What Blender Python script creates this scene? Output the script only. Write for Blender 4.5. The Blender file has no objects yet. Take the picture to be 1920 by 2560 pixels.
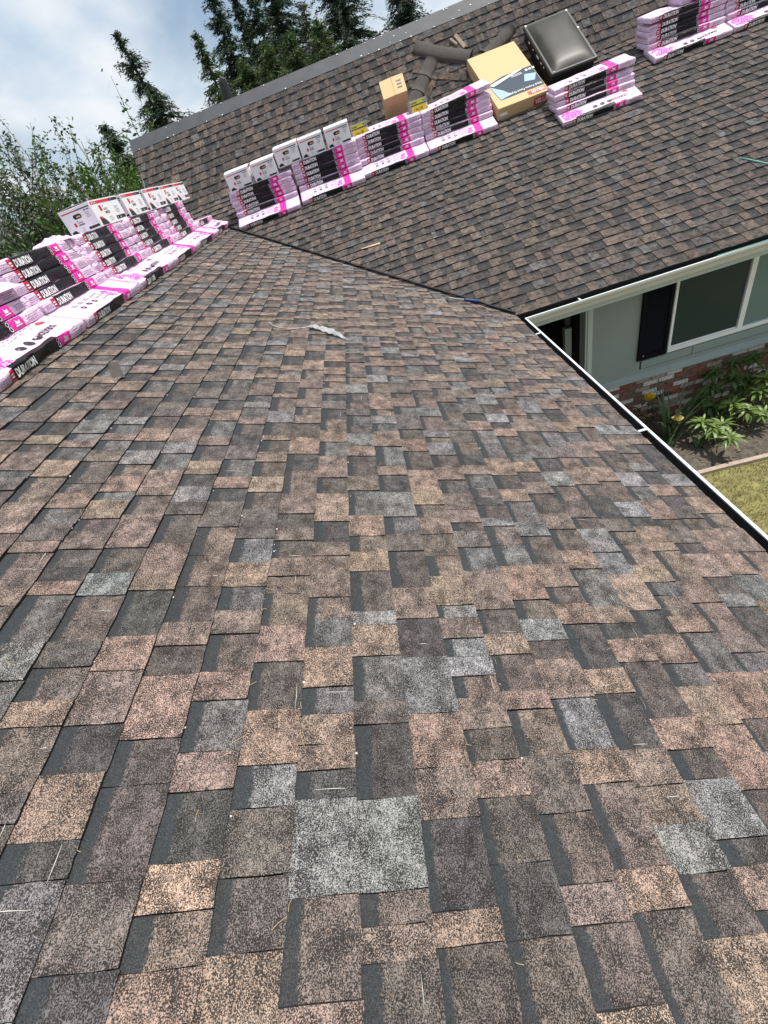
import bpy, math, random
import numpy as np
from mathutils import Matrix, Vector

# ------------------------------------------------------------------ camera, sky, sun, exposure
OZ = 4.15                       # eye height above the lawn
scene = bpy.context.scene
COL = scene.collection
R_ = np.array([[0.95649565, -0.0794835, -0.28071059],
               [-0.2640777, -0.6448632, -0.7172269],
               [-0.12401223, 0.76015382, -0.63779866]])      # rows: right, down, forward
F_ = 1070.06
cd = bpy.data.cameras.new('camera')
cam = bpy.data.objects.new('camera', cd)
COL.objects.link(cam)
r, d, f = R_
cam.matrix_world = Matrix(((r[0], -d[0], -f[0], 0), (r[1], -d[1], -f[1], 0), (r[2], -d[2], -f[2], OZ), (0, 0, 0, 1)))
cd.sensor_fit = 'AUTO'
cd.sensor_width = 36
cd.lens = 36 * F_ / 2560
cd.clip_start = 0.02
cd.clip_end = 2000
scene.camera = cam

SUN_EL, SUN_AZ = math.radians(66.0), math.radians(86.0)      # azimuth from +Y towards +X
world = bpy.data.worlds.new('World')
scene.world = world
world.use_nodes = True


def node(nt, typ, **kw):
    n = nt.nodes.new(typ)
    for k, v in kw.items():
        if k == 'inp':
            for i, val in v.items():
                n.inputs[i].default_value = val
        else:
            setattr(n, k, v)
    return n


def lk(nt, a, ao, b, bi):
    nt.links.new(a.outputs[ao], b.inputs[bi])


def ramp(nt, stops, interp='LINEAR'):
    n = nt.nodes.new('ShaderNodeValToRGB')
    cr = n.color_ramp
    cr.interpolation = interp
    while len(cr.elements) > 1:
        cr.elements.remove(cr.elements[-1])
    cr.elements[0].position = stops[0][0]
    cr.elements[0].color = tuple(stops[0][1]) + (1,) if len(stops[0][1]) == 3 else stops[0][1]
    for p, c in stops[1:]:
        e = cr.elements.new(p)
        e.color = tuple(c) + (1,) if len(c) == 3 else c
    return n


def build_world():
    nt = world.node_tree
    nt.nodes.clear()
    out = node(nt, 'ShaderNodeOutputWorld')
    bg = node(nt, 'ShaderNodeBackground', inp={1: 0.1})
    sky = node(nt, 'ShaderNodeTexSky')
    sky.sky_type = 'NISHITA'
    sky.sun_disc = False
    sky.sun_elevation = SUN_EL
    sky.sun_rotation = SUN_AZ
    sky.air_density = 1.0
    sky.dust_density = 0.6
    tc = node(nt, 'ShaderNodeTexCoord')
    sep = node(nt, 'ShaderNodeSeparateXYZ')
    lk(nt, tc, 'Generated', sep, 0)
    zz = node(nt, 'ShaderNodeMath', operation='MAXIMUM', inp={1: 0.0})
    lk(nt, sep, 'Z', zz, 0)
    za = node(nt, 'ShaderNodeMath', operation='ADD', inp={1: 0.22})
    lk(nt, zz, 0, za, 0)
    dx = node(nt, 'ShaderNodeMath', operation='DIVIDE')
    dy = node(nt, 'ShaderNodeMath', operation='DIVIDE')
    lk(nt, sep, 'X', dx, 0); lk(nt, za, 0, dx, 1)
    lk(nt, sep, 'Y', dy, 0); lk(nt, za, 0, dy, 1)
    cmb = node(nt, 'ShaderNodeCombineXYZ')
    lk(nt, dx, 0, cmb, 0); lk(nt, dy, 0, cmb, 1)
    mp = node(nt, 'ShaderNodeMapping')
    mp.inputs['Scale'].default_value = (1.25, 0.75, 1)
    mp.inputs['Rotation'].default_value = (0, 0, 0.5)
    mp.inputs['Location'].default_value = (3.1, 1.7, 0)
    lk(nt, cmb, 0, mp, 0)
    n1 = node(nt, 'ShaderNodeTexNoise', inp={'Scale': 1.15, 'Detail': 6.0, 'Roughness': 0.52, 'Distortion': 0.35})
    lk(nt, mp, 0, n1, 'Vector')
    cr = ramp(nt, [(0.34, (0.25,) * 3), (0.46, (0.62,) * 3), (0.58, (0.97,) * 3)])
    lk(nt, n1, 0, cr, 0)
    n2 = node(nt, 'ShaderNodeTexNoise', inp={'Scale': 2.2, 'Detail': 4.0, 'Roughness': 0.5})
    lk(nt, mp, 0, n2, 'Vector')
    cc = ramp(nt, [(0.32, (5.2, 6.4, 7.7)), (0.62, (8.3, 8.7, 9.1))])
    lk(nt, n2, 0, cc, 0)
    mix = node(nt, 'ShaderNodeMixRGB')
    lk(nt, cr, 0, mix, 0); lk(nt, sky, 0, mix, 1); lk(nt, cc, 0, mix, 2)
    lk(nt, mix, 0, bg, 0)
    lk(nt, bg, 0, out, 0)


build_world()
sd = bpy.data.lights.new('sun', 'SUN')
sd.energy = 4.6
sd.angle = math.radians(0.55)
sd.color = (1.0, 0.955, 0.89)
sun = bpy.data.objects.new('sun', sd)
COL.objects.link(sun)
sv = Vector((math.sin(SUN_AZ) * math.cos(SUN_EL), math.cos(SUN_AZ) * math.cos(SUN_EL), math.sin(SUN_EL)))
sun.rotation_euler = sv.to_track_quat('Z', 'Y').to_euler()
sun.location = (6, 0, 30)
vs = scene.view_settings
scene.display_settings.display_device = 'sRGB'
vs.view_transform = 'Standard'
vs.look = 'None'
vs.exposure = 0.12
vs.gamma = 1.0
vs.use_curve_mapping = False

# ------------------------------------------------------------------ helpers
rng = random.Random(7)
PITCH = 0.428803
CS = 1 / math.sqrt(1 + PITCH * PITCH)
SN = PITCH * CS
H = 1.27                     # eye height above the near roof plane
CB = -3.924243               # far roof plane: z = PITCH*y + CB (eye at 0)
XR = -2.36                   # x of the near wing's ridge
VALLEY = (-H - CB) / PITCH   # x + y on the valley line
EXPO = 0.1433
MA = Matrix(((0, -CS, SN, 0), (1, 0, 0, 0), (0, SN, CS, OZ - H), (0, 0, 0, 1)))
MB = Matrix(((1, 0, 0, 0), (0, CS, -SN, 0), (0, SN, CS, OZ + CB), (0, 0, 0, 1)))


YB = 9.05                    # pitch break of the far roof: steep above it
ZB = PITCH * YB + CB
C45 = math.sqrt(.5)
U_RIDGE_V = 1.642
RIDGE_Y = YB + U_RIDGE_V * C45
RIDGE_Z = ZB + U_RIDGE_V * C45
MU = Matrix(((1, 0, 0, 0), (0, C45, -C45, YB), (0, C45, C45, OZ + ZB), (0, 0, 0, 1)))


def pA(u, v, w=0): return MA @ Vector((u, v, w))
def pB(u, v, w=0): return MB @ Vector((u, v, w))


def proj(p):
    c = R_ @ (np.array(p, float) - np.array([0, 0, OZ]))
    if c[2] < 0.05: return None
    return 960 + F_ * c[0] / c[2], 1280 + F_ * c[1] / c[2]


def link(name, mesh, parent=None, mats=None):
    o = bpy.data.objects.new(name, mesh)
    COL.objects.link(o)
    if parent is not None: o.parent = parent
    return o


def tag(o, label=None, cat=None, group=None, kind=None):
    if label: o['label'] = label
    if cat: o['category'] = cat
    if group: o['group'] = group
    if kind: o['kind'] = kind
    return o


def empty(name, label, cat, group=None, mat=None, parent=None):
    o = bpy.data.objects.new(name, None)
    o.empty_display_size = 0.1
    COL.objects.link(o)
    if mat is not None: o.matrix_world = mat
    if parent is not None: o.parent = parent
    return tag(o, label, cat, group)


def copy_tree(o, parent=None):
    c = o.copy()
    COL.objects.link(c)
    if parent is not None: c.parent = parent
    for ch in list(o.children):
        copy_tree(ch, c)
    return c


class MBuf:
    def __init__(s):
        s.v, s.f, s.m = [], [], []

    def add(s, vs_, fs, mi=0):
        b = len(s.v)
        s.v.extend([tuple(p) for p in vs_])
        for q in fs:
            s.f.append(tuple(i + b for i in q)); s.m.append(mi)

    def box(s, lo, hi, mi=0, M=None):
        x0, y0, z0 = lo; x1, y1, z1 = hi
        p = [(x0, y0, z0), (x1, y0, z0), (x1, y1, z0), (x0, y1, z0), (x0, y0, z1), (x1, y0, z1), (x1, y1, z1), (x0, y1, z1)]
        if M is not None: p = [M @ Vector(q) for q in p]
        s.add(p, [(0, 3, 2, 1), (4, 5, 6, 7), (0, 1, 5, 4), (1, 2, 6, 5), (2, 3, 7, 6), (3, 0, 4, 7)], mi)

    def bbox(s, lo, hi, b=0.004, mi=0, M=None):
        """box with chamfered edges"""
        x0, y0, z0 = lo; x1, y1, z1 = hi
        P = []
        for sx, x in ((1, x0), (-1, x1)):
            for sy, y in ((1, y0), (-1, y1)):
                for sz, z in ((1, z0), (-1, z1)):
                    P.append((x, y + sy * b, z + sz * b)); P.append((x + sx * b, y, z + sz * b)); P.append((x + sx * b, y + sy * b, z))
        if M is not None: P = [tuple(M @ Vector(q)) for q in P]
        i = lambda a, bb, c, k: (a * 4 + bb * 2 + c) * 3 + k
        F = []
        for a in (0, 1):
            q = [i(a, 0, 0, 0), i(a, 0, 1, 0), i(a, 1, 1, 0), i(a, 1, 0, 0)]; F.append(q if a == 0 else q[::-1])
            q = [i(0, a, 0, 1), i(1, a, 0, 1), i(1, a, 1, 1), i(0, a, 1, 1)]; F.append(q if a == 0 else q[::-1])
            q = [i(0, 0, a, 2), i(0, 1, a, 2), i(1, 1, a, 2), i(1, 0, a, 2)]; F.append(q if a == 0 else q[::-1])
        for a in (0, 1):
            for bb in (0, 1):
                q = [i(a, bb, 0, 0), i(a, bb, 0, 1), i(a, bb, 1, 1), i(a, bb, 1, 0)]; F.append(q if (a + bb) % 2 else q[::-1])
                q = [i(a, 0, bb, 0), i(a, 1, bb, 0), i(a, 1, bb, 2), i(a, 0, bb, 2)]; F.append(q if (a + bb) % 2 else q[::-1])
                q = [i(0, a, bb, 1), i(1, a, bb, 1), i(1, a, bb, 2), i(0, a, bb, 2)]; F.append(q if not (a + bb) % 2 else q[::-1])
                for c in (0, 1):
                    F.append((i(a, bb, c, 0), i(a, bb, c, 1), i(a, bb, c, 2)) if (a + bb + c) % 2 else (i(a, bb, c, 2), i(a, bb, c, 1), i(a, bb, c, 0)))
        s.add(P, F, mi)

    def tube(s, pts, rad, n=6, mi=0, cap=True):
        pts = [Vector(p) for p in pts]
        rings = []
        for k, p in enumerate(pts):
            t = (pts[min(k + 1, len(pts) - 1)] - pts[max(k - 1, 0)])
            if t.length < 1e-9: t = Vector((0, 0, 1))
            t.normalize()
            a = t.orthogonal().normalized() if k == 0 else (rings_a - t * rings_a.dot(t)).normalized()
            rings_a = a
            b = t.cross(a)
            rr = rad[k] if hasattr(rad, '__len__') else rad
            rings.append([p + (a * math.cos(2 * math.pi * j / n) + b * math.sin(2 * math.pi * j / n)) * rr for j in range(n)])
        V = [q for ring in rings for q in ring]
        Fs = []
        for k in range(len(pts) - 1):
            for j in range(n):
                Fs.append((k * n + j, k * n + (j + 1) % n, (k + 1) * n + (j + 1) % n, (k + 1) * n + j))
        if cap:
            Fs.append(tuple(range(n))[::-1]); Fs.append(tuple((len(pts) - 1) * n + j for j in range(n)))
        s.add(V, Fs, mi)

    def mesh(s, name, mats, smooth=False):
        me = bpy.data.meshes.new(name)
        me.from_pydata(s.v, [], s.f)
        for m in (mats if isinstance(mats, (list, tuple)) else [mats]): me.materials.append(m)
        if len(me.materials) > 1: me.polygons.foreach_set('material_index', s.m)
        if smooth: me.polygons.foreach_set('use_smooth', [True] * len(me.polygons))
        me.update()
        return me

    def obj(s, name, mats, parent=None, smooth=False):
        return link(name, s.mesh(name, mats, smooth), parent)


# ------------------------------------------------------------------ materials
def mat(name, col, rough=0.7, metal=0.0, spec=0.5, var=0.0, vscale=20.0, bump=0.0, bscale=60.0, trans=0.0, coat=0.0, stretch=None):
    m = bpy.data.materials.new(name)
    m.use_nodes = True
    nt = m.node_tree
    b = nt.nodes['Principled BSDF']
    b.inputs['Base Color'].default_value = (*col, 1)
    b.inputs['Roughness'].default_value = rough
    b.inputs['Metallic'].default_value = metal
    b.inputs['Specular IOR Level'].default_value = spec
    if coat: b.inputs['Coat Weight'].default_value = coat
    tc = node(nt, 'ShaderNodeTexCoord')
    src = tc, 'Object'
    if stretch:
        mp = node(nt, 'ShaderNodeMapping'); mp.inputs['Scale'].default_value = stretch
        lk(nt, tc, 'Object', mp, 0); src = mp, 0
    if var:
        n = node(nt, 'ShaderNodeTexNoise', inp={'Scale': vscale, 'Detail': 5.0, 'Roughness': 0.6})
        lk(nt, src[0], src[1], n, 'Vector')
        cr = ramp(nt, [(0.25, [c * (1 - var) for c in col]), (0.75, [min(1, c * (1 + var)) for c in col])])
        lk(nt, n, 0, cr, 0)
        lk(nt, cr, 0, b, 'Base Color')
    if bump:
        n = node(nt, 'ShaderNodeTexNoise', inp={'Scale': bscale, 'Detail': 4.0, 'Roughness': 0.6})
        lk(nt, src[0], src[1], n, 'Vector')
        bp = node(nt, 'ShaderNodeBump', inp={'Strength': bump, 'Distance': 0.01})
        lk(nt, n, 0, bp, 'Height')
        lk(nt, bp, 0, b, 'Normal')
    if trans:
        tr = node(nt, 'ShaderNodeBsdfTranslucent')
        if var: lk(nt, cr, 0, tr, 0)
        else: tr.inputs[0].default_value = (*col, 1)
        mx = node(nt, 'ShaderNodeMixShader', inp={0: trans})
        lk(nt, b, 0, mx, 1); lk(nt, tr, 0, mx, 2)
        lk(nt, mx, 0, nt.nodes['Material Output'], 0)
    return m


def shingle_material():
    m = bpy.data.materials.new('asphalt_shingle')
    m.use_nodes = True
    nt = m.node_tree
    b = nt.nodes['Principled BSDF']
    b.inputs['Roughness'].default_value = 0.9
    b.inputs['Diffuse Roughness'].default_value = 1.0
    b.inputs['Specular IOR Level'].default_value = 0.3
    tc = node(nt, 'ShaderNodeTexCoord')
    tint = node(nt, 'ShaderNodeAttribute', attribute_name='tint')
    cell = node(nt, 'ShaderNodeAttribute', attribute_name='cell')
    sp = node(nt, 'ShaderNodeSeparateXYZ')
    lk(nt, cell, 'Vector', sp, 0)
    gran = node(nt, 'ShaderNodeTexNoise', inp={'Scale': 420.0, 'Detail': 2.0, 'Roughness': 0.6})
    lk(nt, tc, 'Object', gran, 'Vector')
    blot = node(nt, 'ShaderNodeTexNoise', inp={'Scale': 17.0, 'Detail': 5.0, 'Roughness': 0.65})
    lk(nt, tc, 'Object', blot, 'Vector')
    big = node(nt, 'ShaderNodeTexNoise', inp={'Scale': 1.3, 'Detail': 3.0})
    lk(nt, tc, 'Object', big, 'Vector')
    # granule cover threshold depends on wear blotches
    s1 = node(nt, 'ShaderNodeMath', operation='MULTIPLY_ADD', inp={1: 0.55, 2: -0.275})
    lk(nt, blot, 0, s1, 0)
    s2 = node(nt, 'ShaderNodeMath', operation='ADD')
    lk(nt, gran, 0, s2, 0); lk(nt, s1, 0, s2, 1)
    gr = ramp(nt, [(0.455, (0.0,) * 3), (0.515, (0.40,) * 3), (0.575, (1.0,) * 3)])
    lk(nt, s2, 0, gr, 0)
    hi = node(nt, 'ShaderNodeMixRGB', blend_type='MULTIPLY', inp={0: 1.0, 2: (2.36, 2.32, 2.28, 1)})
    lk(nt, tint, 'Color', hi, 1)
    lo = node(nt, 'ShaderNodeMixRGB', blend_type='MIX', inp={0: 0.88, 2: (0.018, 0.0165, 0.016, 1)})
    lk(nt, tint, 'Color', lo, 1)
    base = node(nt, 'ShaderNodeMixRGB')
    lk(nt, gr, 0, base, 0); lk(nt, lo, 0, base, 1); lk(nt, hi, 0, base, 2)
    # dark printed band along the head of the low pieces
    ed = node(nt, 'ShaderNodeTexNoise', inp={'Scale': 90.0, 'Detail': 3.0, 'Roughness': 0.7})
    lk(nt, tc, 'Object', ed, 'Vector')
    e1 = node(nt, 'ShaderNodeMath', operation='MULTIPLY_ADD', inp={1: 0.22, 2: -0.11})
    lk(nt, ed, 0, e1, 0)
    e2 = node(nt, 'ShaderNodeMath', operation='ADD')
    lk(nt, sp, 0, e2, 0); lk(nt, e1, 0, e2, 1)
    e3 = node(nt, 'ShaderNodeMath', operation='SUBTRACT')
    lk(nt, e2, 0, e3, 0); lk(nt, sp, 2, e3, 1)
    e4 = node(nt, 'ShaderNodeMapRange', inp={1: -0.03, 2: 0.03})
    lk(nt, e3, 0, e4, 0)
    e5 = node(nt, 'ShaderNodeMath', operation='MULTIPLY')
    lk(nt, e4, 0, e5, 0); lk(nt, sp, 1, e5, 1)
    e6 = node(nt, 'ShaderNodeMath', operation='MULTIPLY', inp={1: 0.93})
    lk(nt, e5, 0, e6, 0)
    bc = ramp(nt, [(0.3, (0.022, 0.026, 0.029)), (0.75, (0.072, 0.080, 0.085))])
    lk(nt, gran, 0, bc, 0)
    wb = node(nt, 'ShaderNodeMixRGB')
    lk(nt, e6, 0, wb, 0); lk(nt, base, 0, wb, 1); lk(nt, bc, 0, wb, 2)
    # fine crazing
    vd = node(nt, 'ShaderNodeMixRGB', blend_type='ADD', inp={0: 0.045})
    lk(nt, tc, 'Object', vd, 1); lk(nt, ed, 'Color', vd, 2)
    vo = node(nt, 'ShaderNodeTexVoronoi', feature='DISTANCE_TO_EDGE', inp={'Scale': 46.0})
    lk(nt, vd, 0, vo, 'Vector')
    v1 = node(nt, 'ShaderNodeMapRange', inp={1: 0.0, 2: 0.11, 3: 0.80, 4: 0.0})
    lk(nt, vo, 'Distance', v1, 0)
    v2 = node(nt, 'ShaderNodeMapRange', inp={1: 0.36, 2: 0.60})
    lk(nt, blot, 0, v2, 0)
    v3 = node(nt, 'ShaderNodeMath', operation='MULTIPLY')
    lk(nt, v1, 0, v3, 0); lk(nt, v2, 0, v3, 1)
    ck = node(nt, 'ShaderNodeMixRGB', inp={2: (0.02, 0.018, 0.017, 1)})
    lk(nt, v3, 0, ck, 0); lk(nt, wb, 0, ck, 1)
    bgm = ramp(nt, [(0.3, (0.9,) * 3), (0.7, (1.1,) * 3)])
    lk(nt, big, 0, bgm, 0)
    fin = node(nt, 'ShaderNodeMixRGB', blend_type='MULTIPLY', inp={0: 1.0})
    lk(nt, ck, 0, fin, 1); lk(nt, bgm, 0, fin, 2)
    lk(nt, fin, 0, b, 'Base Color')
    bp = node(nt, 'ShaderNodeBump', inp={'Strength': 0.55, 'Distance': 0.004})
    lk(nt, gran, 0, bp, 'Height')
    lk(nt, bp, 0, b, 'Normal')
    return m


def wrap_material(name, col, dark=False):
    m = bpy.data.materials.new(name)
    m.use_nodes = True
    nt = m.node_tree
    b = nt.nodes['Principled BSDF']
    b.inputs['Roughness'].default_value = 0.36 if dark else 0.42
    b.inputs['Specular IOR Level'].default_value = 0.28 if dark else 0.5
    tc = node(nt, 'ShaderNodeTexCoord')
    oi = node(nt, 'ShaderNodeObjectInfo')
    add = node(nt, 'ShaderNodeVectorMath', operation='MULTIPLY_ADD')
    add.inputs[1].default_value = (1, 1, 1)
    sc_ = node(nt, 'ShaderNodeVectorMath', operation='SCALE', inp={'Scale': 1.0})
    lk(nt, oi, 'Location', sc_, 0)
    lk(nt, tc, 'Object', add, 0); lk(nt, sc_, 0, add, 2)
    mp = node(nt, 'ShaderNodeMapping'); mp.inputs['Scale'].default_value = (4.0, 14.0, 24.0)
    mp.inputs['Rotation'].default_value = (0.2, 0.25, 0.1)
    lk(nt, add, 0, mp, 0)
    n = node(nt, 'ShaderNodeTexNoise', inp={'Scale': 1.5, 'Detail': 3.0, 'Roughness': 0.5, 'Distortion': 2.6})
    lk(nt, mp, 0, n, 'Vector')
    rd = node(nt, 'ShaderNodeTexNoise', inp={'Scale': 26.0, 'Detail': 3.0})
    lk(nt, add, 0, rd, 'Vector')
    cr = ramp(nt, [(0.32, [c * (0.93 if not dark else 0.6) for c in col]), (0.6, col)])
    lk(nt, rd, 0, cr, 0)
    lk(nt, cr, 0, b, 'Base Color')
    bp = node(nt, 'ShaderNodeBump', inp={'Strength': 0.9, 'Distance': 0.016})
    lk(nt, n, 0, bp, 'Height')
    lk(nt, bp, 0, b, 'Normal')
    return m


def scribble_material(name, ink, paper, scale, thr):
    """thin printed artwork: ink broken by paper showing through"""
    m = bpy.data.materials.new(name)
    m.use_nodes = True
    nt = m.node_tree
    b = nt.nodes['Principled BSDF']
    b.inputs['Roughness'].default_value = 0.45
    tc = node(nt, 'ShaderNodeTexCoord')
    n = node(nt, 'ShaderNodeTexNoise', inp={'Scale': scale, 'Detail': 2.0, 'Distortion': 0.8})
    lk(nt, tc, 'Object', n, 'Vector')
    cr = ramp(nt, [(thr - 0.02, ink), (thr + 0.02, paper)])
    lk(nt, n, 0, cr, 0)
    lk(nt, cr, 0, b, 'Base Color')
    return m


M = {}
M['shingle'] = shingle_material()
M['cut_edge'] = mat('asphalt_cut_edge', (0.022, 0.020, 0.019), 0.95)
M['felt'] = mat('roof_felt', (0.018, 0.017, 0.017), 0.9)
M['ridge_felt'] = mat('ridge_underlay', (0.060, 0.063, 0.070), 0.62, var=0.25, vscale=5, bump=0.15, bscale=200)
PINK = (0.80, 0.60, 0.77)
M['pink'] = wrap_material('pink_wrap', PINK)
M['black'] = wrap_material('black_wrap', (0.010, 0.010, 0.011), True)
M['magenta'] = wrap_material('magenta_wrap', (0.78, 0.025, 0.36))
M['red'] = wrap_material('red_wrap', (0.50, 0.012, 0.045))
M['white_ink'] = mat('white_ink', (0.82, 0.82, 0.82), 0.5)
M['grey_ink'] = mat('grey_ink', (0.22, 0.20, 0.26), 0.6)
M['black_ink'] = mat('black_ink', (0.02, 0.02, 0.022), 0.5)
M['red_ink'] = mat('red_ink', (0.62, 0.03, 0.05), 0.5)
M['magenta_ink'] = scribble_material('magenta_artwork', (0.80, 0.03, 0.40), PINK, 75, 0.56)
M['carton_white'] = mat('white_carton', (0.80, 0.80, 0.81), 0.6, var=0.04, vscale=6, bump=0.05, bscale=40)
M['kraft'] = mat('kraft_card', (0.53, 0.36, 0.19), 0.8, var=0.07, vscale=40, bump=0.05, bscale=120)
M['kraft_pale'] = mat('kraft_card_pale', (0.60, 0.44, 0.23), 0.8, var=0.08, vscale=60, bump=0.05, bscale=120)
M['white_paint'] = mat('white_paint', (0.86, 0.87, 0.87), 0.45, var=0.05, vscale=9)
M['gutter_face'] = mat('gutter_cream', (0.62, 0.61, 0.56), 0.45, var=0.06, vscale=6)
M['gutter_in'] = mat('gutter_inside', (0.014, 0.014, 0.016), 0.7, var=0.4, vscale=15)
M['siding'] = mat('grey_green_siding', (0.27, 0.315, 0.30), 0.75, var=0.06, vscale=3)
M['ledge'] = mat('painted_ledge', (0.33, 0.385, 0.37), 0.7, var=0.1, vscale=14)
M['shutter'] = mat('black_shutter', (0.006, 0.006, 0.009), 0.7, spec=0.12)
M['mortar'] = mat('mortar', (0.20, 0.17, 0.155), 0.95, var=0.3, vscale=40, bump=0.5, bscale=150)
for nme, c in dict(red=(0.20, 0.075, 0.052), brown=(0.17, 0.10, 0.078), rust=(0.24, 0.098, 0.06), pale=(0.33, 0.25, 0.21), white=(0.56, 0.52, 0.48), dark=(0.05, 0.04, 0.04)).items():
    M['brick_' + nme] = mat('brick_' + nme, c, 0.92, var=0.55 if nme != 'white' else 0.35, vscale=22, bump=0.5, bscale=90)


def glass_mat(name, col, rough=0.04):
    m = mat(name, col, rough, spec=0.6, coat=0.3)
    return m


M['pane'] = mat('dark_window_glass', (0.028, 0.050, 0.049), 0.12, spec=0.22)
M['pane_pale'] = mat('curtained_window_glass', (0.16, 0.235, 0.225), 0.15, spec=0.22)
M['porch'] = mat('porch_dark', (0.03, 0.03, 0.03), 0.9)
M['olive'] = mat('olive_door', (0.16, 0.16, 0.03), 0.7)
M['trim'] = mat('painted_trim', (0.50, 0.55, 0.53), 0.6)
M['soffit'] = mat('soffit', (0.55, 0.55, 0.52), 0.8)
M['cap'] = mat('weathered_ridge_cap', (0.078, 0.068, 0.060), 0.92, var=0.35, vscale=60, bump=0.7, bscale=220)
M['wood'] = mat('grey_wood', (0.26, 0.20, 0.14), 0.85, var=0.35, vscale=18, stretch=(1, 12, 12))
M['chip'] = mat('pale_wood_chip', (0.60, 0.43, 0.25), 0.8, var=0.2, vscale=50)
M['plastic'] = mat('clear_white_plastic', (0.55, 0.56, 0.56), 0.25, spec=0.6, bump=0.8, bscale=70, trans=0.35)
M['steel'] = mat('worn_steel', (0.45, 0.44, 0.42), 0.35, metal=0.9)
M['blue'] = mat('blue_rubber', (0.02, 0.05, 0.16), 0.5)
M['hose'] = mat('green_hose', (0.10, 0.33, 0.25), 0.4)
M['sky_curb'] = mat('skylight_curb', (0.012, 0.012, 0.013), 0.45, var=0.5, vscale=12, stretch=(3, 3, 1))
M['sky_frame'] = mat('skylight_frame', (0.030, 0.029, 0.026), 0.35)
M['dome'] = mat('smoked_acrylic_dome', (0.042, 0.040, 0.032), 0.42, spec=0.22, var=0.35, vscale=3.5)
M['caulk'] = mat('white_sealant', (0.75, 0.75, 0.72), 0.6)
M['yellow'] = mat('yellow_label', (0.78, 0.58, 0.02), 0.5)
M['lime'] = mat('lime_label', (0.62, 0.62, 0.03), 0.5)
M['nail_grey'] = mat('grey_nail_carton', (0.30, 0.31, 0.32), 0.6, var=0.1, vscale=30)
M['velux_red'] = mat('red_print', (0.52, 0.06, 0.035), 0.6)
M['sheet_dark'] = mat('dark_glossy_leaflet', (0.055, 0.07, 0.085), 0.25, spec=0.6)
M['sheet_blue'] = mat('pale_blue_print', (0.36, 0.50, 0.66), 0.3)
M['soil'] = mat('garden_soil', (0.105, 0.088, 0.07), 0.95, var=0.6, vscale=16, bump=1.0, bscale=60)
M['lawn'] = mat('dry_lawn', (0.24, 0.215, 0.085), 0.95, var=0.45, vscale=7, bump=0.8, bscale=120)
M['grass'] = mat('lawn_grass', (0.27, 0.26, 0.085), 0.8, var=0.55, vscale=5, trans=0.25)
M['edging'] = mat('edging_strip', (0.42, 0.33, 0.26), 0.9, var=0.2, vscale=20)
M['ground'] = mat('ground_earth', (0.09, 0.10, 0.05), 1.0, var=0.4, vscale=0.4)
M['needle_dark'] = mat('conifer_dark', (0.026, 0.058, 0.024), 0.75, var=0.45, vscale=1.1, trans=0.15)
M['needle_mid'] = mat('conifer_mid', (0.060, 0.102, 0.026), 0.75, var=0.45, vscale=1.1, trans=0.18)
M['needle_pale'] = mat('conifer_pale', (0.085, 0.105, 0.055), 0.75, var=0.45, vscale=1.1, trans=0.2)
M['leaf_green'] = mat('leaf_green', (0.070, 0.140, 0.014), 0.55, var=0.6, vscale=1.8, trans=0.35)
M['leaf_grey'] = mat('leaf_grey_green', (0.050, 0.092, 0.024), 0.5, var=0.5, vscale=1.5, trans=0.25)
M['leaf_purple'] = mat('leaf_purple', (0.030, 0.014, 0.020), 0.5, var=0.4, vscale=3, trans=0.1)
M['bark'] = mat('bark', (0.085, 0.065, 0.05), 0.95, var=0.4, vscale=8, bump=0.5)
M['bark_silver'] = mat('bark_silver', (0.30, 0.27, 0.235), 0.85, var=0.35, vscale=6)
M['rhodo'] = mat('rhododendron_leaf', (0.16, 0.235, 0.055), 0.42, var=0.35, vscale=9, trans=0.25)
M['rhodo_shaded'] = mat('rhododendron_leaf_shaded', (0.065, 0.125, 0.03), 0.42, var=0.35, vscale=9, trans=0.2)  # shade under the eave put into a darker copy of the sunlit leaf
M['iris'] = mat('iris_leaf', (0.085, 0.135, 0.06), 0.5, var=0.3, vscale=8, trans=0.25)
M['rose_leaf'] = mat('rose_leaf', (0.05, 0.085, 0.025), 0.5, var=0.3, vscale=9, trans=0.2)
M['stem'] = mat('plant_stem', (0.10, 0.10, 0.04), 0.8)
M['petal'] = mat('yellow_petal', (0.85, 0.66, 0.05), 0.5, var=0.15, vscale=20, trans=0.3)
M['petal_pale'] = mat('pale_yellow_petal', (0.72, 0.62, 0.25), 0.5, var=0.2, vscale=20, trans=0.3)
M['neigh_roof'] = mat('neighbour_roof', (0.24, 0.23, 0.22), 0.9, var=0.2, vscale=3)
M['neigh_brick'] = mat('buff_brick', (0.36, 0.31, 0.19), 0.9, var=0.25, vscale=10)
M['straw'] = mat('dry_needles', (0.50, 0.36, 0.17), 0.8)
M['pebble'] = mat('white_grit', (0.62, 0.60, 0.55), 0.8)

# ------------------------------------------------------------------ setting: ground, beds
def sheet(name, pts, z, material, parent=None):
    b = MBuf(); b.add([(x, y, z) for x, y in pts], [tuple(range(len(pts)))])
    return b.obj(name, material, parent)


g = sheet('ground', [(-400, -400), (400, -400), (400, 400), (-400, 400)], -0.012, M['ground']); tag(g, kind='structure')
WALL_Y = 5.36
EDGE_Y = 4.02
g = sheet('lawn', [(1.0, -12), (22, -12), (22, EDGE_Y), (1.0, EDGE_Y)], 0.0, M['lawn']); tag(g, kind='structure')


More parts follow.
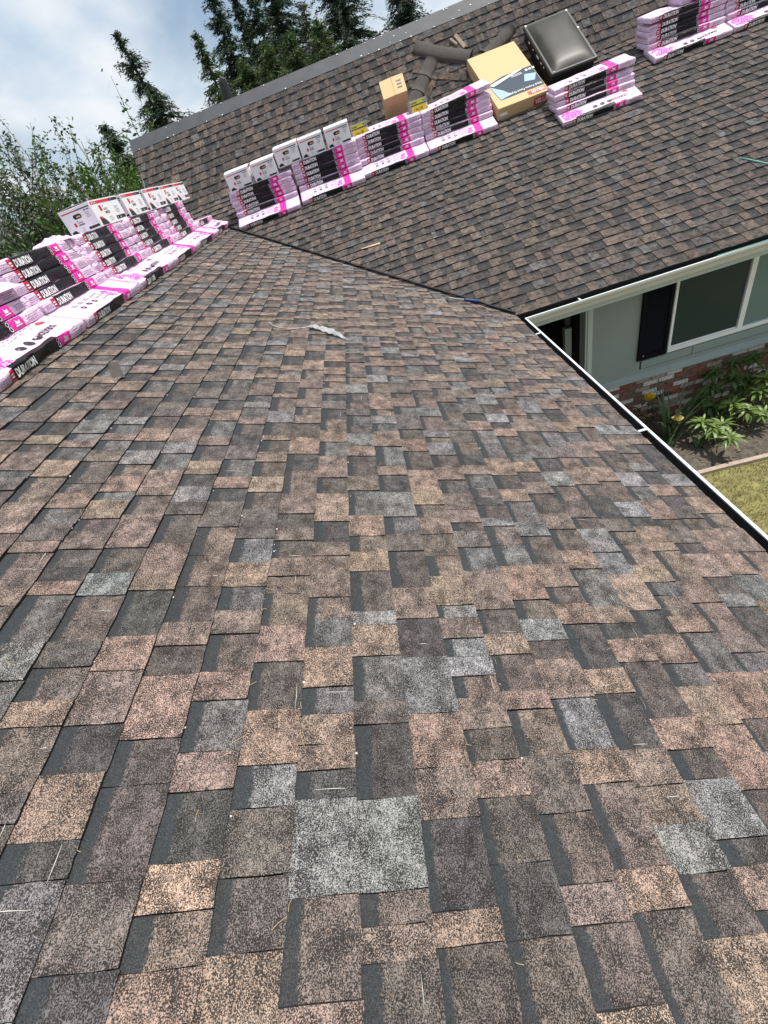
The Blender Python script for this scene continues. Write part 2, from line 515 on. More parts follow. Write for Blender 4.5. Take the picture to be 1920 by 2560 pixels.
def soil_bed():
    b = MBuf(); nx, ny = 70, 16
    x0, x1, y0, y1 = 1.0, 9.0, EDGE_Y, WALL_Y
    r2 = random.Random(5)
    V = []
    for j in range(ny + 1):
        for i in range(nx + 1):
            t = j / ny
            z = 0.01 + 0.05 * math.sin(math.pi * min(1, t * 1.1)) + (r2.uniform(-.012, .014) if 0 < j < ny else 0)
            V.append((x0 + (x1 - x0) * i / nx, y0 + (y1 - y0) * t, z))
    Fq = [(j * (nx + 1) + i, j * (nx + 1) + i + 1, (j + 1) * (nx + 1) + i + 1, (j + 1) * (nx + 1) + i) for j in range(ny) for i in range(nx)]
    b.add(V, Fq)
    o = b.obj('flower_bed', M['soil'], smooth=True)
    tag(o, kind='structure')
    # bark crumbs and clods
    c = MBuf()
    for _ in range(900):
        x, y = r2.uniform(2.2, 7), r2.uniform(EDGE_Y + .03, WALL_Y - .1)
        s = r2.uniform(.006, .022)
        t = (y - y0) / (y1 - y0)
        z = 0.012 + 0.05 * math.sin(math.pi * min(1, t * 1.1))
        Mx = Matrix.Translation((x, y, z)) @ Matrix.Rotation(r2.uniform(0, 6.28), 4, 'Z') @ Matrix.Rotation(r2.uniform(-.5, .5), 4, 'X')
        c.box((-s, -s * .5, -.006), (s, s * .5, s * .5), 0, Mx)
    o = c.obj('soil_crumbs', mat('soil_crumb', (0.15, 0.115, 0.085), 0.95, var=0.5, vscale=30))
    tag(o, 'loose crumbs of soil and bark on the flower bed', 'mulch', kind='stuff')


soil_bed()
b = MBuf()
r2 = random.Random(3)
x = 1.0
prev = EDGE_Y
while x < 9:
    nxt = EDGE_Y + r2.uniform(-.012, .012)
    b.add([(x, prev - .03, -.02), (x + .5, nxt - .03, -.02), (x + .5, nxt + .03, -.02), (x, prev + .03, -.02), (x, prev - .03, .045), (x + .5, nxt - .03, .045), (x + .5, nxt + .03, .045), (x, prev + .03, .045)],
          [(4, 5, 6, 7), (0, 1, 5, 4), (2, 3, 7, 6)])
    x += .5; prev = nxt
tag(b.obj('lawn_edging', M['edging']), 'thin pinkish brown edging strip between dry lawn and flower bed', 'edging')


def grass():
    r3 = np.random.RandomState(4)
    n = 42000
    x = r3.uniform(1.5, 6.2, n); y = r3.uniform(0.0, EDGE_Y - .03, n)
    keep = (x > 2.2) | (y > 2)
    x, y = x[keep], y[keep]; n = len(x)
    h = r3.uniform(.018, .05, n); a = r3.uniform(0, 6.28, n); w = r3.uniform(.0025, .005, n)
    lx, ly = r3.normal(0, .02, n), r3.normal(0, .02, n)
    V = np.empty((n, 3, 3))
    V[:, 0] = np.stack([x - np.cos(a) * w, y - np.sin(a) * w, np.zeros(n)], 1)
    V[:, 1] = np.stack([x + np.cos(a) * w, y + np.sin(a) * w, np.zeros(n)], 1)
    V[:, 2] = np.stack([x + lx, y + ly, h], 1)
    o = link('grass', fast_mesh('grass', V.reshape(-1, 3), np.arange(n * 3).reshape(-1, 3), M['grass']))
    tag(o, 'short patchy yellow green grass on the lawn', 'grass', kind='stuff')


def fast_mesh(name, V, Fc, mats, mi=None):
    k = Fc.shape[1]
    me = bpy.data.meshes.new(name)
    me.vertices.add(len(V)); me.vertices.foreach_set('co', np.asarray(V, np.float32).ravel())
    me.loops.add(len(Fc) * k); me.loops.foreach_set('vertex_index', np.asarray(Fc, np.int32).ravel())
    me.polygons.add(len(Fc)); me.polygons.foreach_set('loop_start', np.arange(0, len(Fc) * k, k, dtype=np.int32))
    for m_ in (mats if isinstance(mats, (list, tuple)) else [mats]): me.materials.append(m_)
    if mi is not None: me.polygons.foreach_set('material_index', np.asarray(mi, np.int32))
    me.update(calc_edges=True)
    me.validate()
    return me


grass()

# ------------------------------------------------------------------ the house
house = empty('house', 'low house with brown shingled L-shaped roof, grey green siding and brick base', 'house')

RAKE_X = -3.37               # left end of the far roof


def clip(poly, a, b_, c):
    """keep the side a*u+b*v >= c"""
    out = []
    for i in range(len(poly)):
        p, q = poly[i], poly[(i + 1) % len(poly)]
        dp, dq = a * p[0] + b_ * p[1] - c, a * q[0] + b_ * q[1] - c
        if dp >= 0: out.append(p)
        if (dp >= 0) != (dq >= 0):
            t = dp / (dp - dq)
            out.append((p[0] + (q[0] - p[0]) * t, p[1] + (q[1] - p[1]) * t))
    return out


TEETH = [((0.222, 0.150, 0.114), 5), ((0.200, 0.140, 0.112), 5), ((0.236, 0.168, 0.120), 3), ((0.168, 0.162, 0.160), 3), ((0.128, 0.106, 0.094), 3), ((0.198, 0.196, 0.198), 1.0), ((0.172, 0.126, 0.106), 4)]
LOWS = [((0.128, 0.098, 0.083), 4), ((0.100, 0.080, 0.070), 4), ((0.120, 0.114, 0.112), 3.5), ((0.072, 0.067, 0.065), 3.5), ((0.166, 0.122, 0.096), 3), ((0.158, 0.156, 0.158), 1)]


def pick(tab, rg):
    t = sum(w for _, w in tab); x_ = rg.uniform(0, t)
    for c, w in tab:
        x_ -= w
        if x_ <= 0: return c
    return tab[-1][0]


class Cells:
    """one joined mesh, or one mesh per cell, in roof coordinates with 'tint' and 'cell' attributes"""
    def __init__(s): s.V, s.F, s.T, s.C, s.m = [], [], [], [], []

    def add(s, V, F, tint, C, ns=0):
        s.m += [0] * (len(F) - ns) + [1] * ns
        b0 = len(s.V)
        s.V += V; s.F += [tuple(i + b0 for i in q) for q in F]
        s.T += [tint + (1.0,)] * len(V); s.C += C

    def mesh(s, name):
        me = bpy.data.meshes.new(name)
        me.from_pydata(s.V, [], s.F)
        a = me.attributes.new('tint', 'FLOAT_COLOR', 'POINT'); a.data.foreach_set('color', np.array(s.T, np.float32).ravel())
        a = me.attributes.new('cell', 'FLOAT_VECTOR', 'POINT'); a.data.foreach_set('vector', np.array(s.C, np.float32).ravel())
        me.materials.append(M['shingle']); me.materials.append(M['cut_edge'])
        me.polygons.foreach_set('material_index', s.m)
        me.update()
        return me


def cell_geom(poly, vb, tooth, rg, fine, thr, lift=0.0):
    """extruded piece; poly in (u,v); returns verts, faces, cell attribute"""
    hb, hh = (0.0112, 0.0050) if tooth else (0.0072, 0.0012)
    hb += rg.uniform(-.0005, .0010) + lift * rg.uniform(.6, 1.2)
    curl = rg.uniform(0, .0022) if tooth else 0
    us = [p[0] for p in poly]
    u0, u1 = min(us), max(us)

    def top(u, v):
        s_ = (v - vb) / EXPO
        e = abs((u - (u0 + u1) / 2) / max(1e-3, (u1 - u0) / 2))
        return hb + (hh - hb) * s_ + curl * max(0, 1 - s_ * 2.5) * e * e

    V, F, C = [], [], []
    rec = 0.0 if tooth else 1.0
    if fine:
        nu, nv = 4, 3
        (ua, va), (ub, _), (_, vt), _ = poly
        jl = [rg.uniform(-.0016, .0016) for _ in range(nv + 1)]; jr = [rg.uniform(-.0016, .0016) for _ in range(nv + 1)]
        jb = [rg.uniform(-.0018, .0018) for _ in range(nu + 1)]
        for j in range(nv + 1):
            for i in range(nu + 1):
                u = ua + (ub - ua) * i / nu; v = va + (vt - va) * j / nv
                if i == 0: u += jl[j]
                if i == nu: u += jr[j]
                if j == 0: v += jb[i]
                V.append((u, v, top(u, v))); C.append(((v - vb) / EXPO, rec, thr))
        g_ = lambda i, j: j * (nu + 1) + i
        for j in range(nv):
            for i in range(nu): F.append((g_(i, j), g_(i + 1, j), g_(i + 1, j + 1), g_(i, j + 1)))
        ring = [g_(i, 0) for i in range(nu + 1)] + [g_(nu, j) for j in range(1, nv + 1)]
        ring = ring[:] + [g_(i, nv) for i in range(nu - 1, -1, -1)] + [g_(0, j) for j in range(nv - 1, 0, -1)]
    else:
        for (u, v) in poly:
            V.append((u, v, top(u, v))); C.append(((v - vb) / EXPO, rec, thr))
        F.append(tuple(range(len(poly))))
        ring = list(range(len(poly)))
    n0 = len(V)
    for k in ring:
        V.append((V[k][0], V[k][1], -0.003)); C.append(C[k])
    m_ = len(ring)
    for k in range(m_):
        F.append((n0 + k, n0 + (k + 1) % m_, ring[(k + 1) % m_], ring[k])[::-1])
    return V, F, C, m_


def shingle_field(slope, Mw, vbutts, urange, clips, rg, name_n=300, teeth=None, lows=None, lift=0.0):
    teeth = teeth or TEETH
    lows = lows or LOWS
    """vbutts: butt lines; clips: list of (a,b,c) half planes in (u,v)"""
    cells = []
    for vb in vbutts:
        u = urange[0] - rg.uniform(0, .3)
        tooth = rg.random() < .5
        warp = rg.uniform(0, 6.28)
        while u < urange[1]:
            w = rg.choice([rg.uniform(.05, .09), rg.uniform(.085, .13), rg.uniform(.085, .13), rg.uniform(.12, .185)])
            j = .0022 * math.sin(u * 1.7 + warp) + rg.uniform(-.0015, .0015)
            poly = [(u + .0008, vb + j), (u + w - .0008, vb + j), (u + w - .0008, vb + EXPO + .012), (u + .0008, vb + EXPO + .012)]
            clipped = False
            for a, b_, c in clips:
                if all(a * p[0] + b_ * p[1] >= c for p in poly): continue
                poly = clip(poly, a, b_, c); clipped = True
                if len(poly) < 3: break
            if len(poly) >= 3:
                q = [proj(Mw @ Vector((p[0], p[1], 0.006))) for p in poly]
                area = 0
                if all(q):
                    if any(-60 < a_[0] < 1980 and -60 < a_[1] < 2620 for a_ in q):
                        cq = [(min(max(a_[0], 0), 1920), min(max(a_[1], 0), 2560)) for a_ in q]
                        area = abs(sum(cq[k][0] * cq[(k + 1) % len(cq)][1] - cq[(k + 1) % len(cq)][0] * cq[k][1] for k in range(len(cq)))) / 2
                col = pick(teeth if tooth else lows, rg)
                k_ = rg.uniform(.92, 1.14)
                lum = sum(col) / 3
                col = tuple(lum + (c_ - lum) * (.76 if lift < .004 else .74) for c_ in col)
                tint = tuple(min(.5, c_ * k_ * rg.uniform(.97, 1.03)) for c_ in col)
                cells.append((area, poly, vb, tooth, clipped, tint, rg.uniform(.68, .84) if rg.random() < .94 else 2.0))
            u += w
            tooth = not tooth if rg.random() < .86 else tooth
    order = sorted(range(len(cells)), key=lambda i: -cells[i][0])
    single = set(order[:name_n])
    stuff = Cells()
    for i, (area, poly, vb, tooth, clipped, tint, thr) in enumerate(cells):
        V, F, C, ns = cell_geom(poly, vb, tooth, rg, (not clipped) and area > 700, thr, lift)
        if i in single:
            c = Cells(); c.add(V, F, tint, C, ns)
            link('shingle', c.mesh('shingle'), slope)
        else:
            stuff.add(V, F, tint, C, ns)
    o = link('shingles', stuff.mesh('shingles'), slope)
    o['kind'] = 'stuff'


# --- near wing, slope facing the garden
A_EAVE_V = 0.399 - 13 * EXPO
A_RIDGE_V = -XR / CS
deck = MBuf()
deck.add([(-3.2, A_EAVE_V + .004, -.004), (8.0, A_EAVE_V + .004, -.004), (8.8, A_RIDGE_V, -.004), (-3.2, A_RIDGE_V, -.004)], [(0, 1, 2, 3)])
# trim the deck to the valley
pl = clip([(-3.2, A_EAVE_V + .004), (9.5, A_EAVE_V + .004), (9.5, A_RIDGE_V), (-3.2, A_RIDGE_V)], -1, CS, -VALLEY)
deck = MBuf()
n_ = len(pl)
deck.add([(p[0], p[1], -.004) for p in pl] + [(p[0], p[1], -.022) for p in pl], [tuple(range(n_)), tuple(range(2 * n_ - 1, n_ - 1, -1))] + [(k, n_ + k, n_ + (k + 1) % n_, (k + 1) % n_) for k in range(n_)])
slopeA = deck.obj('roof_slope', M['felt'], house)
slopeA.matrix_local = MA
vb = [A_EAVE_V - .011] + [A_EAVE_V + k * EXPO for k in range(1, int((A_RIDGE_V - A_EAVE_V) / EXPO))]
# valley: x + y < VALLEY, x = -v*CS, y = u  ->  -u + v*CS > -VALLEY
shingle_field(slopeA, MA, vb, (-1.6, 8.8), [(-1, CS, -VALLEY + .045), (0, -1, -A_RIDGE_V - .02)], random.Random(21), 300, None, None, .0028)

# --- far wing, slope facing the camera
B_EAVE_V = 4.82 / CS
BX1 = 13.0


B_TOP_V = YB / CS
bcl = [(1, CS, VALLEY + .004), (1, 0, XR), (0, -1, -B_TOP_V)]
bcl2 = [(-1, 0, -XR), (1, 0, RAKE_X), (0, -1, -B_TOP_V), (-1, CS, VALLEY - 2 * XR + .004)]


def deck_mesh(pl):
    n_ = len(pl)
    d_ = MBuf()
    d_.add([(p[0], p[1], -.004) for p in pl] + [(p[0], p[1], -.03) for p in pl], [tuple(range(n_)), tuple(range(2 * n_ - 1, n_ - 1, -1))] + [(k, n_ + k, n_ + (k + 1) % n_, (k + 1) % n_) for k in range(n_)])
    return d_


pl = [(-5, B_EAVE_V + .004), (BX1, B_EAVE_V + .004), (BX1, B_TOP_V), (-5, B_TOP_V)]
for a, b_, c in bcl: pl = clip(pl, a, b_, c)
slopeB = deck_mesh(pl).obj('roof_slope', M['felt'], house)
slopeB.matrix_local = MB
pl = [(-5, B_EAVE_V + .004), (BX1, B_EAVE_V + .004), (BX1, B_TOP_V), (-5, B_TOP_V)]
for a, b_, c in bcl2: pl = clip(pl, a, b_, c)
slopeC = deck_mesh(pl).obj('roof_slope', M['felt'], house)
slopeC.matrix_local = MB
nB = int((B_TOP_V - B_EAVE_V) / EXPO) + 1
DIM_TEETH = [((0.178, 0.128, 0.100), 5), ((0.157, 0.113, 0.088), 5), ((0.130, 0.103, 0.086), 5), ((0.161, 0.145, 0.136), 1.6), ((0.195, 0.140, 0.103), 1.6)]  # both far-slope palettes: weaker sun and granule self-shading put into darker tints
DIM_LOWS = [((0.108, 0.082, 0.069), 4), ((0.091, 0.073, 0.061), 4), ((0.122, 0.106, 0.098), 3), ((0.076, 0.066, 0.060), 3), ((0.139, 0.103, 0.081), 2)]
shingle_field(slopeB, MB, [B_EAVE_V + k * EXPO for k in range(nB)], (-3.6, 7.6), bcl, random.Random(33), 230, DIM_TEETH, DIM_LOWS, .005)
shingle_field(slopeC, MB, [B_EAVE_V + k * EXPO for k in range(nB)], (-3.6, XR + .02), bcl2, random.Random(35), 0, DIM_TEETH, DIM_LOWS, .005)

# --- steep upper part up to the ridge
upl = lambda v: RAKE_X - .064 * v
pl = [(upl(0), -.01), (BX1, -.01), (BX1, U_RIDGE_V), (upl(U_RIDGE_V), U_RIDGE_V)]
slopeU = deck_mesh(pl).obj('roof_slope', M['felt'], house)
slopeU.matrix_local = MU
shingle_field(slopeU, MU, [.004 + k * EXPO for k in range(10)], (-3.7, 9.0), [(1, .064, RAKE_X)], random.Random(34), 230, DIM_TEETH, DIM_LOWS, .005)

# dark cut line of the valley: slightly raised closing edge of the far roof
vb_ = MBuf()
P0 = Vector((XR, VALLEY - XR, -H - PITCH * XR + OZ)); P1 = Vector((1.36, VALLEY - 1.36, -H - PITCH * 1.36 + OZ))
dirv = (P1 - P0)
side = Vector((1, 1, 0)).normalized()
rv = random.Random(2)
N = 60
top_, bot_ = [], []
for k in range(N + 1):
    p = P0 + dirv * (k / N)
    off = rv.uniform(-.004, .004)
    top_.append(p + side * (-.045 + off) + Vector((0, 0, .003))); bot_.append(p + side * (.008 + off) + Vector((0, 0, .006)))
vb_.add(top_ + bot_, [(k, k + 1, N + 1 + k + 1, N + 1 + k) for k in range(N)])
low = [p - Vector((0, 0, .022)) for p in top_]
vb_.add(top_ + low, [(k, N + 1 + k, N + 2 + k, k + 1) for k in range(N)])
edge = [p + side * .05 for p in top_]
hi_ = [p + Vector((0, 0, .030 + rv.uniform(-.003, .003))) for p in edge]
vb_.add(edge + hi_, [(k, k + 1, N + 2 + k, N + 1 + k) for k in range(N)])
hb_ = [p + side * .03 + Vector((0, 0, -.004)) for p in hi_]
vb_.add(hi_ + hb_, [(k, k + 1, N + 2 + k, N + 1 + k) for k in range(N)])
vb_.obj('valley_edge', M['felt'], house)

# ridge underlay strip with bits of torn shingle
rs = MBuf()
v0, v1 = 1.405, U_RIDGE_V + .004
xl = upl
nseg = 40
Vt = []
for k in range(nseg + 1):
    t = k / nseg
    for v in (v0, (v0 + v1) / 2, v1):
        u = xl(v) + (BX1 - xl(v)) * t
        w = .012 + rv.uniform(-.002, .003)
        Vt.append((u, v, w))
rs.add(Vt, [(k * 3 + j, (k + 1) * 3 + j, (k + 1) * 3 + j + 1, k * 3 + j + 1) for k in range(nseg) for j in (0, 1)])
rs.add([(xl(v0), v0, .012), (BX1, v0, .012), (BX1, v0, -.01), (xl(v0), v0, -.01)], [(0, 3, 2, 1)])
rs.add([(xl(v1), v1, .012), (BX1, v1, .012), (BX1, v1 - .02, -.06), (xl(v1), v1 - .02, -.06)], [(0, 1, 2, 3)])
o = rs.obj('ridge_underlay', M['ridge_felt'], house); o.matrix_local = MU
nb = MBuf()
for k in range(46):
    u = rv.uniform(-3.4, 4.5); v = rv.choice([v0 + .01, v1 - .02, rv.uniform(v0, v1)])
    s = rv.uniform(.005, .012)
    nb.box((u - s, v - s * .7, .013), (u + s, v + s * .7, .018))
o = nb.obj('nail_caps', M['caulk'], house); o.matrix_local = MU; o['kind'] = 'stuff'

# back slopes, gables, walls (so that the building is closed)
bs = MBuf()
zr = OZ - H - PITCH * XR
bs.add([(XR, -3.2, zr - .004), (XR, VALLEY - XR, zr - .004), (2 * XR - 1.36, VALLEY - 1.36 + 0.0, zr - .004 + PITCH * (XR - 1.36)), (2 * XR - 1.36, -3.2, zr - .004 + PITCH * (XR - 1.36))], [(0, 3, 2, 1)])
zrb = OZ + RIDGE_Z
bs.add([(upl(U_RIDGE_V), RIDGE_Y + .006, zrb), (BX1, RIDGE_Y + .006, zrb), (BX1, 18.2, OZ - 1.9), (RAKE_X, 18.2, OZ - 1.9)], [(0, 1, 2, 3)])
bs.obj('back_slope', M['cap'], house)
wl = MBuf()
ztop = OZ - 1.95
wl.box((0.55, -3.0, -.02), (0.75, 4.0, ztop))                       # garden side wall of the near wing (under the eave)
wl.box((2 * XR - .75, -3.0, -.02), (2 * XR - .55, 12, ztop))
wl.box((2 * XR - .55, -3.0, -.02), (0.55, -2.8, ztop + .2))
wl.box((-2.8, 17.5, -.02), (BX1 - .4, 17.7, ztop))
wl.box((BX1 - .6, 5.4, -.02), (BX1 - .4, 17.5, ztop))
wl.box((-2.9, 9.0, -.02), (-2.7, 17.5, ztop))
wl.add([(RAKE_X + .05, YB - .3, OZ + ZB - .15), (upl(U_RIDGE_V) + .05, RIDGE_Y, zrb - .03), (RAKE_X + .05, 17.5, OZ - 1.9), (RAKE_X + .05, YB - .3, OZ - 1.9)], [(0, 1, 2, 3)])
wl.obj('outer_wall', M['siding'], house)

# --- gutters
def gutter_profile(w, h):
    # (d outwards, z): back, bottom, ogee front, lip
    return [(0.0, 0.0), (0.0, -h), (w * .62, -h), (w * .70, -h * .80), (w * .80, -h * .55), (w * .98, -h * .32), (w, -h * .12), (w, 0.0)]


def extrude(b, prof, P, D, out, L, mi=0, flip=False, miter0=0.0, miter1=0.0):
    """profile (d,z) swept along D from P by L; ends mitred by slope"""
    n = len(prof)
    V = []
    for e in (0, 1):
        for dd, z in prof:
            s = (miter0 * dd if e == 0 else L + miter1 * dd)
            V.append(Vector(P) + Vector(D) * s + Vector(out) * dd + Vector((0, 0, z)))
    F = [(k, k + 1, n + k + 1, n + k) for k in range(n - 1)]
    if flip: F = [q[::-1] for q in F]
    b.add(V, F, mi)


GW, GH = 0.100, 0.10
zg = OZ - 1.884
LIPX, LIPY = 1.452, 4.752
def make_gutter(P, D, out, L, m0, m1, label):
    b = MBuf()
    prof = gutter_profile(GW, GH)
    extrude(b, prof[2:], P, D, out, L, 0, miter0=m0, miter1=m1)                      # outside face
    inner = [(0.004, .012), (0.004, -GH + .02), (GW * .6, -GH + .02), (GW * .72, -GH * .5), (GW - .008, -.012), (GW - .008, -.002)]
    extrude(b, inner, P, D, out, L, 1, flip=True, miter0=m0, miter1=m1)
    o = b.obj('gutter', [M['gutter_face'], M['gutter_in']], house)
    o['label'] = label
    lip = MBuf()
    lp = [(GW + .003, -.014), (GW + .003, .003), (GW - .012, .003), (GW - .012, -.006)]
    extrude(lip, lp, P, D, out, L, 0, miter0=m0, miter1=m1)
    lip.obj('gutter_lip', M['white_paint'], o)
    return o


gA = make_gutter((LIPX - GW, -3.0, zg), (0, 1, 0), (1, 0, 0), LIPY + GW + 3.0, 0, -1.0, 'white gutter with a dark inside along the near eave')
gB = make_gutter((LIPX - GW, LIPY + GW, zg), (1, 0, 0), (0, -1, 0), 9.5, 1.0, 0, 'cream gutter along the far eave above the window')
for y in (4.27, 2.34, 0.45):
    s = MBuf(); s.box((LIPX - GW - .03, y - .009, zg + .004), (LIPX - .002, y + .009, zg + .009))
    s.obj('gutter_hanger', M['white_paint'], gA)
s = MBuf(); s.box((2.03, LIPY + .002, zg + .004), (2.046, LIPY + GW + .02, zg + .009)); s.obj('gutter_hanger', M['white_paint'], gB)
fb = MBuf()
fb.box((LIPX - GW - .028, -3.0, zg - .17), (LIPX - GW - .003, LIPY + GW + .02, zg - .004))
fb.box((LIPX - GW - .003, LIPY + GW + .003, zg - .17), (11, LIPY + GW + .028, zg - .004))
fb.obj('fascia', M['trim'], house)
sf = MBuf()
sf.box((LIPX - GW - .03, LIPY + GW + .028, zg - .175), (11, WALL_Y + .02, zg - .155))
sf.box((.6, -3.0, zg - .175), (LIPX - GW - .028, LIPY + GW + .3, zg - .155))
sf.obj('soffit', M['soffit'], house)

# --- the window wall under the far eave
LEDGE = OZ - 3.375
wallB = MBuf()
XW0 = 2.44
wallB.box((XW0, WALL_Y, LEDGE), (3.415, WALL_Y + .12, zg - .16))
wallB.box((3.415, WALL_Y, LEDGE), (7.2, WALL_Y + .12, OZ - 3.135))
wallB.box((3.415, WALL_Y, OZ - 2.02), (7.2, WALL_Y + .12, zg - .16))
wallB.box((7.2, WALL_Y, LEDGE), (11, WALL_Y + .12, zg - .16))
wb = wallB.obj('window_wall', M['siding'], house)
lb = MBuf()
lb.add([(XW0 - .03, WALL_Y - .075, LEDGE - .02), (11, WALL_Y - .075, LEDGE - .02), (11, WALL_Y - .075, LEDGE), (XW0 - .03, WALL_Y - .075, LEDGE),
        (11, WALL_Y - .002, LEDGE + .045), (XW0 - .03, WALL_Y - .002, LEDGE + .045)], [(0, 1, 2, 3), (3, 2, 4, 5)])
lb.obj('sill_ledge', M['ledge'], house)
pn = MBuf()                                              # long trim boards under the window
pn.box((3.10, WALL_Y - .012, OZ - 3.265), (7.4, WALL_Y - .002, OZ - 3.16))
pn.obj('apron_board', M['siding'], house)
pg = MBuf(); pg.box((3.097, WALL_Y - .008, OZ - 3.272), (7.4, WALL_Y - .0005, OZ - 3.2655)); pg.box((3.088, WALL_Y - .008, OZ - 3.272), (3.0965, WALL_Y - .0005, OZ - 3.16))
pg.box((3.75, WALL_Y - .0135, OZ - 3.264), (3.757, WALL_Y - .0122, OZ - 3.161))
pg.obj('board_gap', M['porch'], house)
ct = MBuf(); ct.box((XW0 - .06, WALL_Y - .02, .0), (XW0, WALL_Y + .14, zg - .16)); ct.box((XW0 - .085, WALL_Y - .006, .0), (XW0 - .062, WALL_Y + .16, zg - .16))
ct.obj('corner_board', M['trim'], house)
# porch recess behind the corner
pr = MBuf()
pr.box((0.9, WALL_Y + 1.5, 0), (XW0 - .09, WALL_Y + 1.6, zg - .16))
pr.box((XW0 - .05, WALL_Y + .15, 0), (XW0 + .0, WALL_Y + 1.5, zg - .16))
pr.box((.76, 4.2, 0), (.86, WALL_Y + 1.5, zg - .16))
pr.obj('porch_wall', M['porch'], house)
dr = MBuf(); dr.bbox((1.55, WALL_Y + 1.42, .12), (2.16, WALL_Y + 1.495, 2.15), .006)
door = dr.obj('front_door', M['olive'], house)
dt = MBuf(); dt.bbox((2.18, WALL_Y + 1.43, .1), (2.24, WALL_Y + 1.498, 2.2), .005)
dt.obj('door_casing', M['trim'], house)
LX, LY = 2.285, WALL_Y + .39
lant = empty('porch_lantern', None, None, parent=house)
lt = MBuf(); lt.tube([(LX, LY, OZ - 2.36), (LX, LY, OZ - 2.40)], [.012, .05], 8); lt.tube([(LX, LY, OZ - 2.53), (LX, LY, OZ - 2.57)], [.045, .02], 8)
for q in range(4):
    a_ = .785 + q * 1.571; lt.tube([(LX + .048 * math.cos(a_), LY + .048 * math.sin(a_), OZ - 2.40), (LX + .044 * math.cos(a_), LY + .044 * math.sin(a_), OZ - 2.53)], .004, 4)
lt.obj('lantern_body', M['sky_frame'], lant)
lg = MBuf(); lg.tube([(LX, LY, OZ - 2.40), (LX, LY, OZ - 2.53)], [.042, .040], 4); lg.obj('lantern_glass', glass_mat('lantern_pane', (.10, .11, .11), .1), lant)
po = MBuf(); po.bbox((LX - .045, LY - .045, .1), (LX + .045, LY + .045, OZ - 2.571), .006); po.obj('porch_post', M['trim'], house)
# window
win = empty('window', None, None, parent=house)
fr = MBuf()
WX0, WX1, WZ0, WZ1 = 3.415, 6.2, OZ - 3.135, OZ - 2.02
MUL = 4.30
for lo, hi in [((WX0, WZ0), (WX1, WZ0 + .05)), ((WX0, WZ1 - .05), (WX1, WZ1)), ((WX0, WZ0 + .05), (WX0 + .035, WZ1 - .05)), ((MUL - .03, WZ0 + .05), (MUL + .035, WZ1 - .05)), ((WX1 - .04, WZ0 + .05), (WX1, WZ1 - .05))]:
    fr.bbox((lo[0], WALL_Y - .03, lo[1]), (hi[0], WALL_Y + .03, hi[1]), .005)
fr.bbox((WX0 + .04, WALL_Y - .012, WZ0 + .052), (MUL - .034, WALL_Y + .02, WZ0 + .072), .003)
fr.obj('frame', M['white_paint'], win)
p = MBuf(); p.box((WX0 + .035, WALL_Y - .002, WZ0 + .05), (MUL - .03, WALL_Y + .004, WZ1 - .05)); p.obj('pane', M['pane'], win)
p = MBuf(); p.box((MUL + .035, WALL_Y + .006, WZ0 + .05), (WX1 - .04, WALL_Y + .012, WZ1 - .05)); p.obj('pane', M['pane_pale'], win)
tr = MBuf(); tr.box((MUL - .042, WALL_Y - .010, WZ0 + .075), (MUL - .036, WALL_Y + .004, WZ1 - .05)); tr.obj('track', M['grey_ink'], win)
# shutter
sh = empty('shutter', None, None, parent=house)
SX0, SX1, SZ0, SZ1 = 3.032, 3.40, OZ - 3.137, OZ - 2.06
f_ = MBuf()
for lo, hi in [((SX0, SZ0), (SX0 + .045, SZ1)), ((SX1 - .045, SZ0), (SX1, SZ1)), ((SX0 + .045, SZ0), (SX1 - .045, SZ0 + .07)), ((SX0 + .045, SZ1 - .07), (SX1 - .045, SZ1))]:
    f_.bbox((lo[0], WALL_Y - .035, lo[1]), (hi[0], WALL_Y - .002, hi[1]), .004)
f_.box((SX0 + .045, WALL_Y - .008, SZ0 + .07), (SX1 - .045, WALL_Y - .003, SZ1 - .07))
f_.obj('shutter_frame', M['shutter'], sh)
sl = MBuf(); sl.add([(0, -.030, -.004), (SX1 - SX0 - .09, -.030, -.004), (SX1 - SX0 - .09, -.012, .026), (0, -.012, .026), (0, -.024, -.007), (SX1 - SX0 - .09, -.024, -.007), (SX1 - SX0 - .09, -.008, .022), (0, -.008, .022)],
                    [(0, 1, 2, 3), (7, 6, 5, 4), (0, 4, 5, 1), (3, 2, 6, 7)])
slm = sl.mesh('slat', M['shutter'])
z = SZ0 + .085
while z < SZ1 - .10:
    o = link('slat', slm, sh); o.location = (SX0 + .045, WALL_Y, z); z += .034
sc = MBuf(); sc.tube([(3.10, WALL_Y - .038, OZ - 3.075), (3.10, WALL_Y - .032, OZ - 3.075)], .006, 8); sc.obj('screw', M['white_paint'], sh)

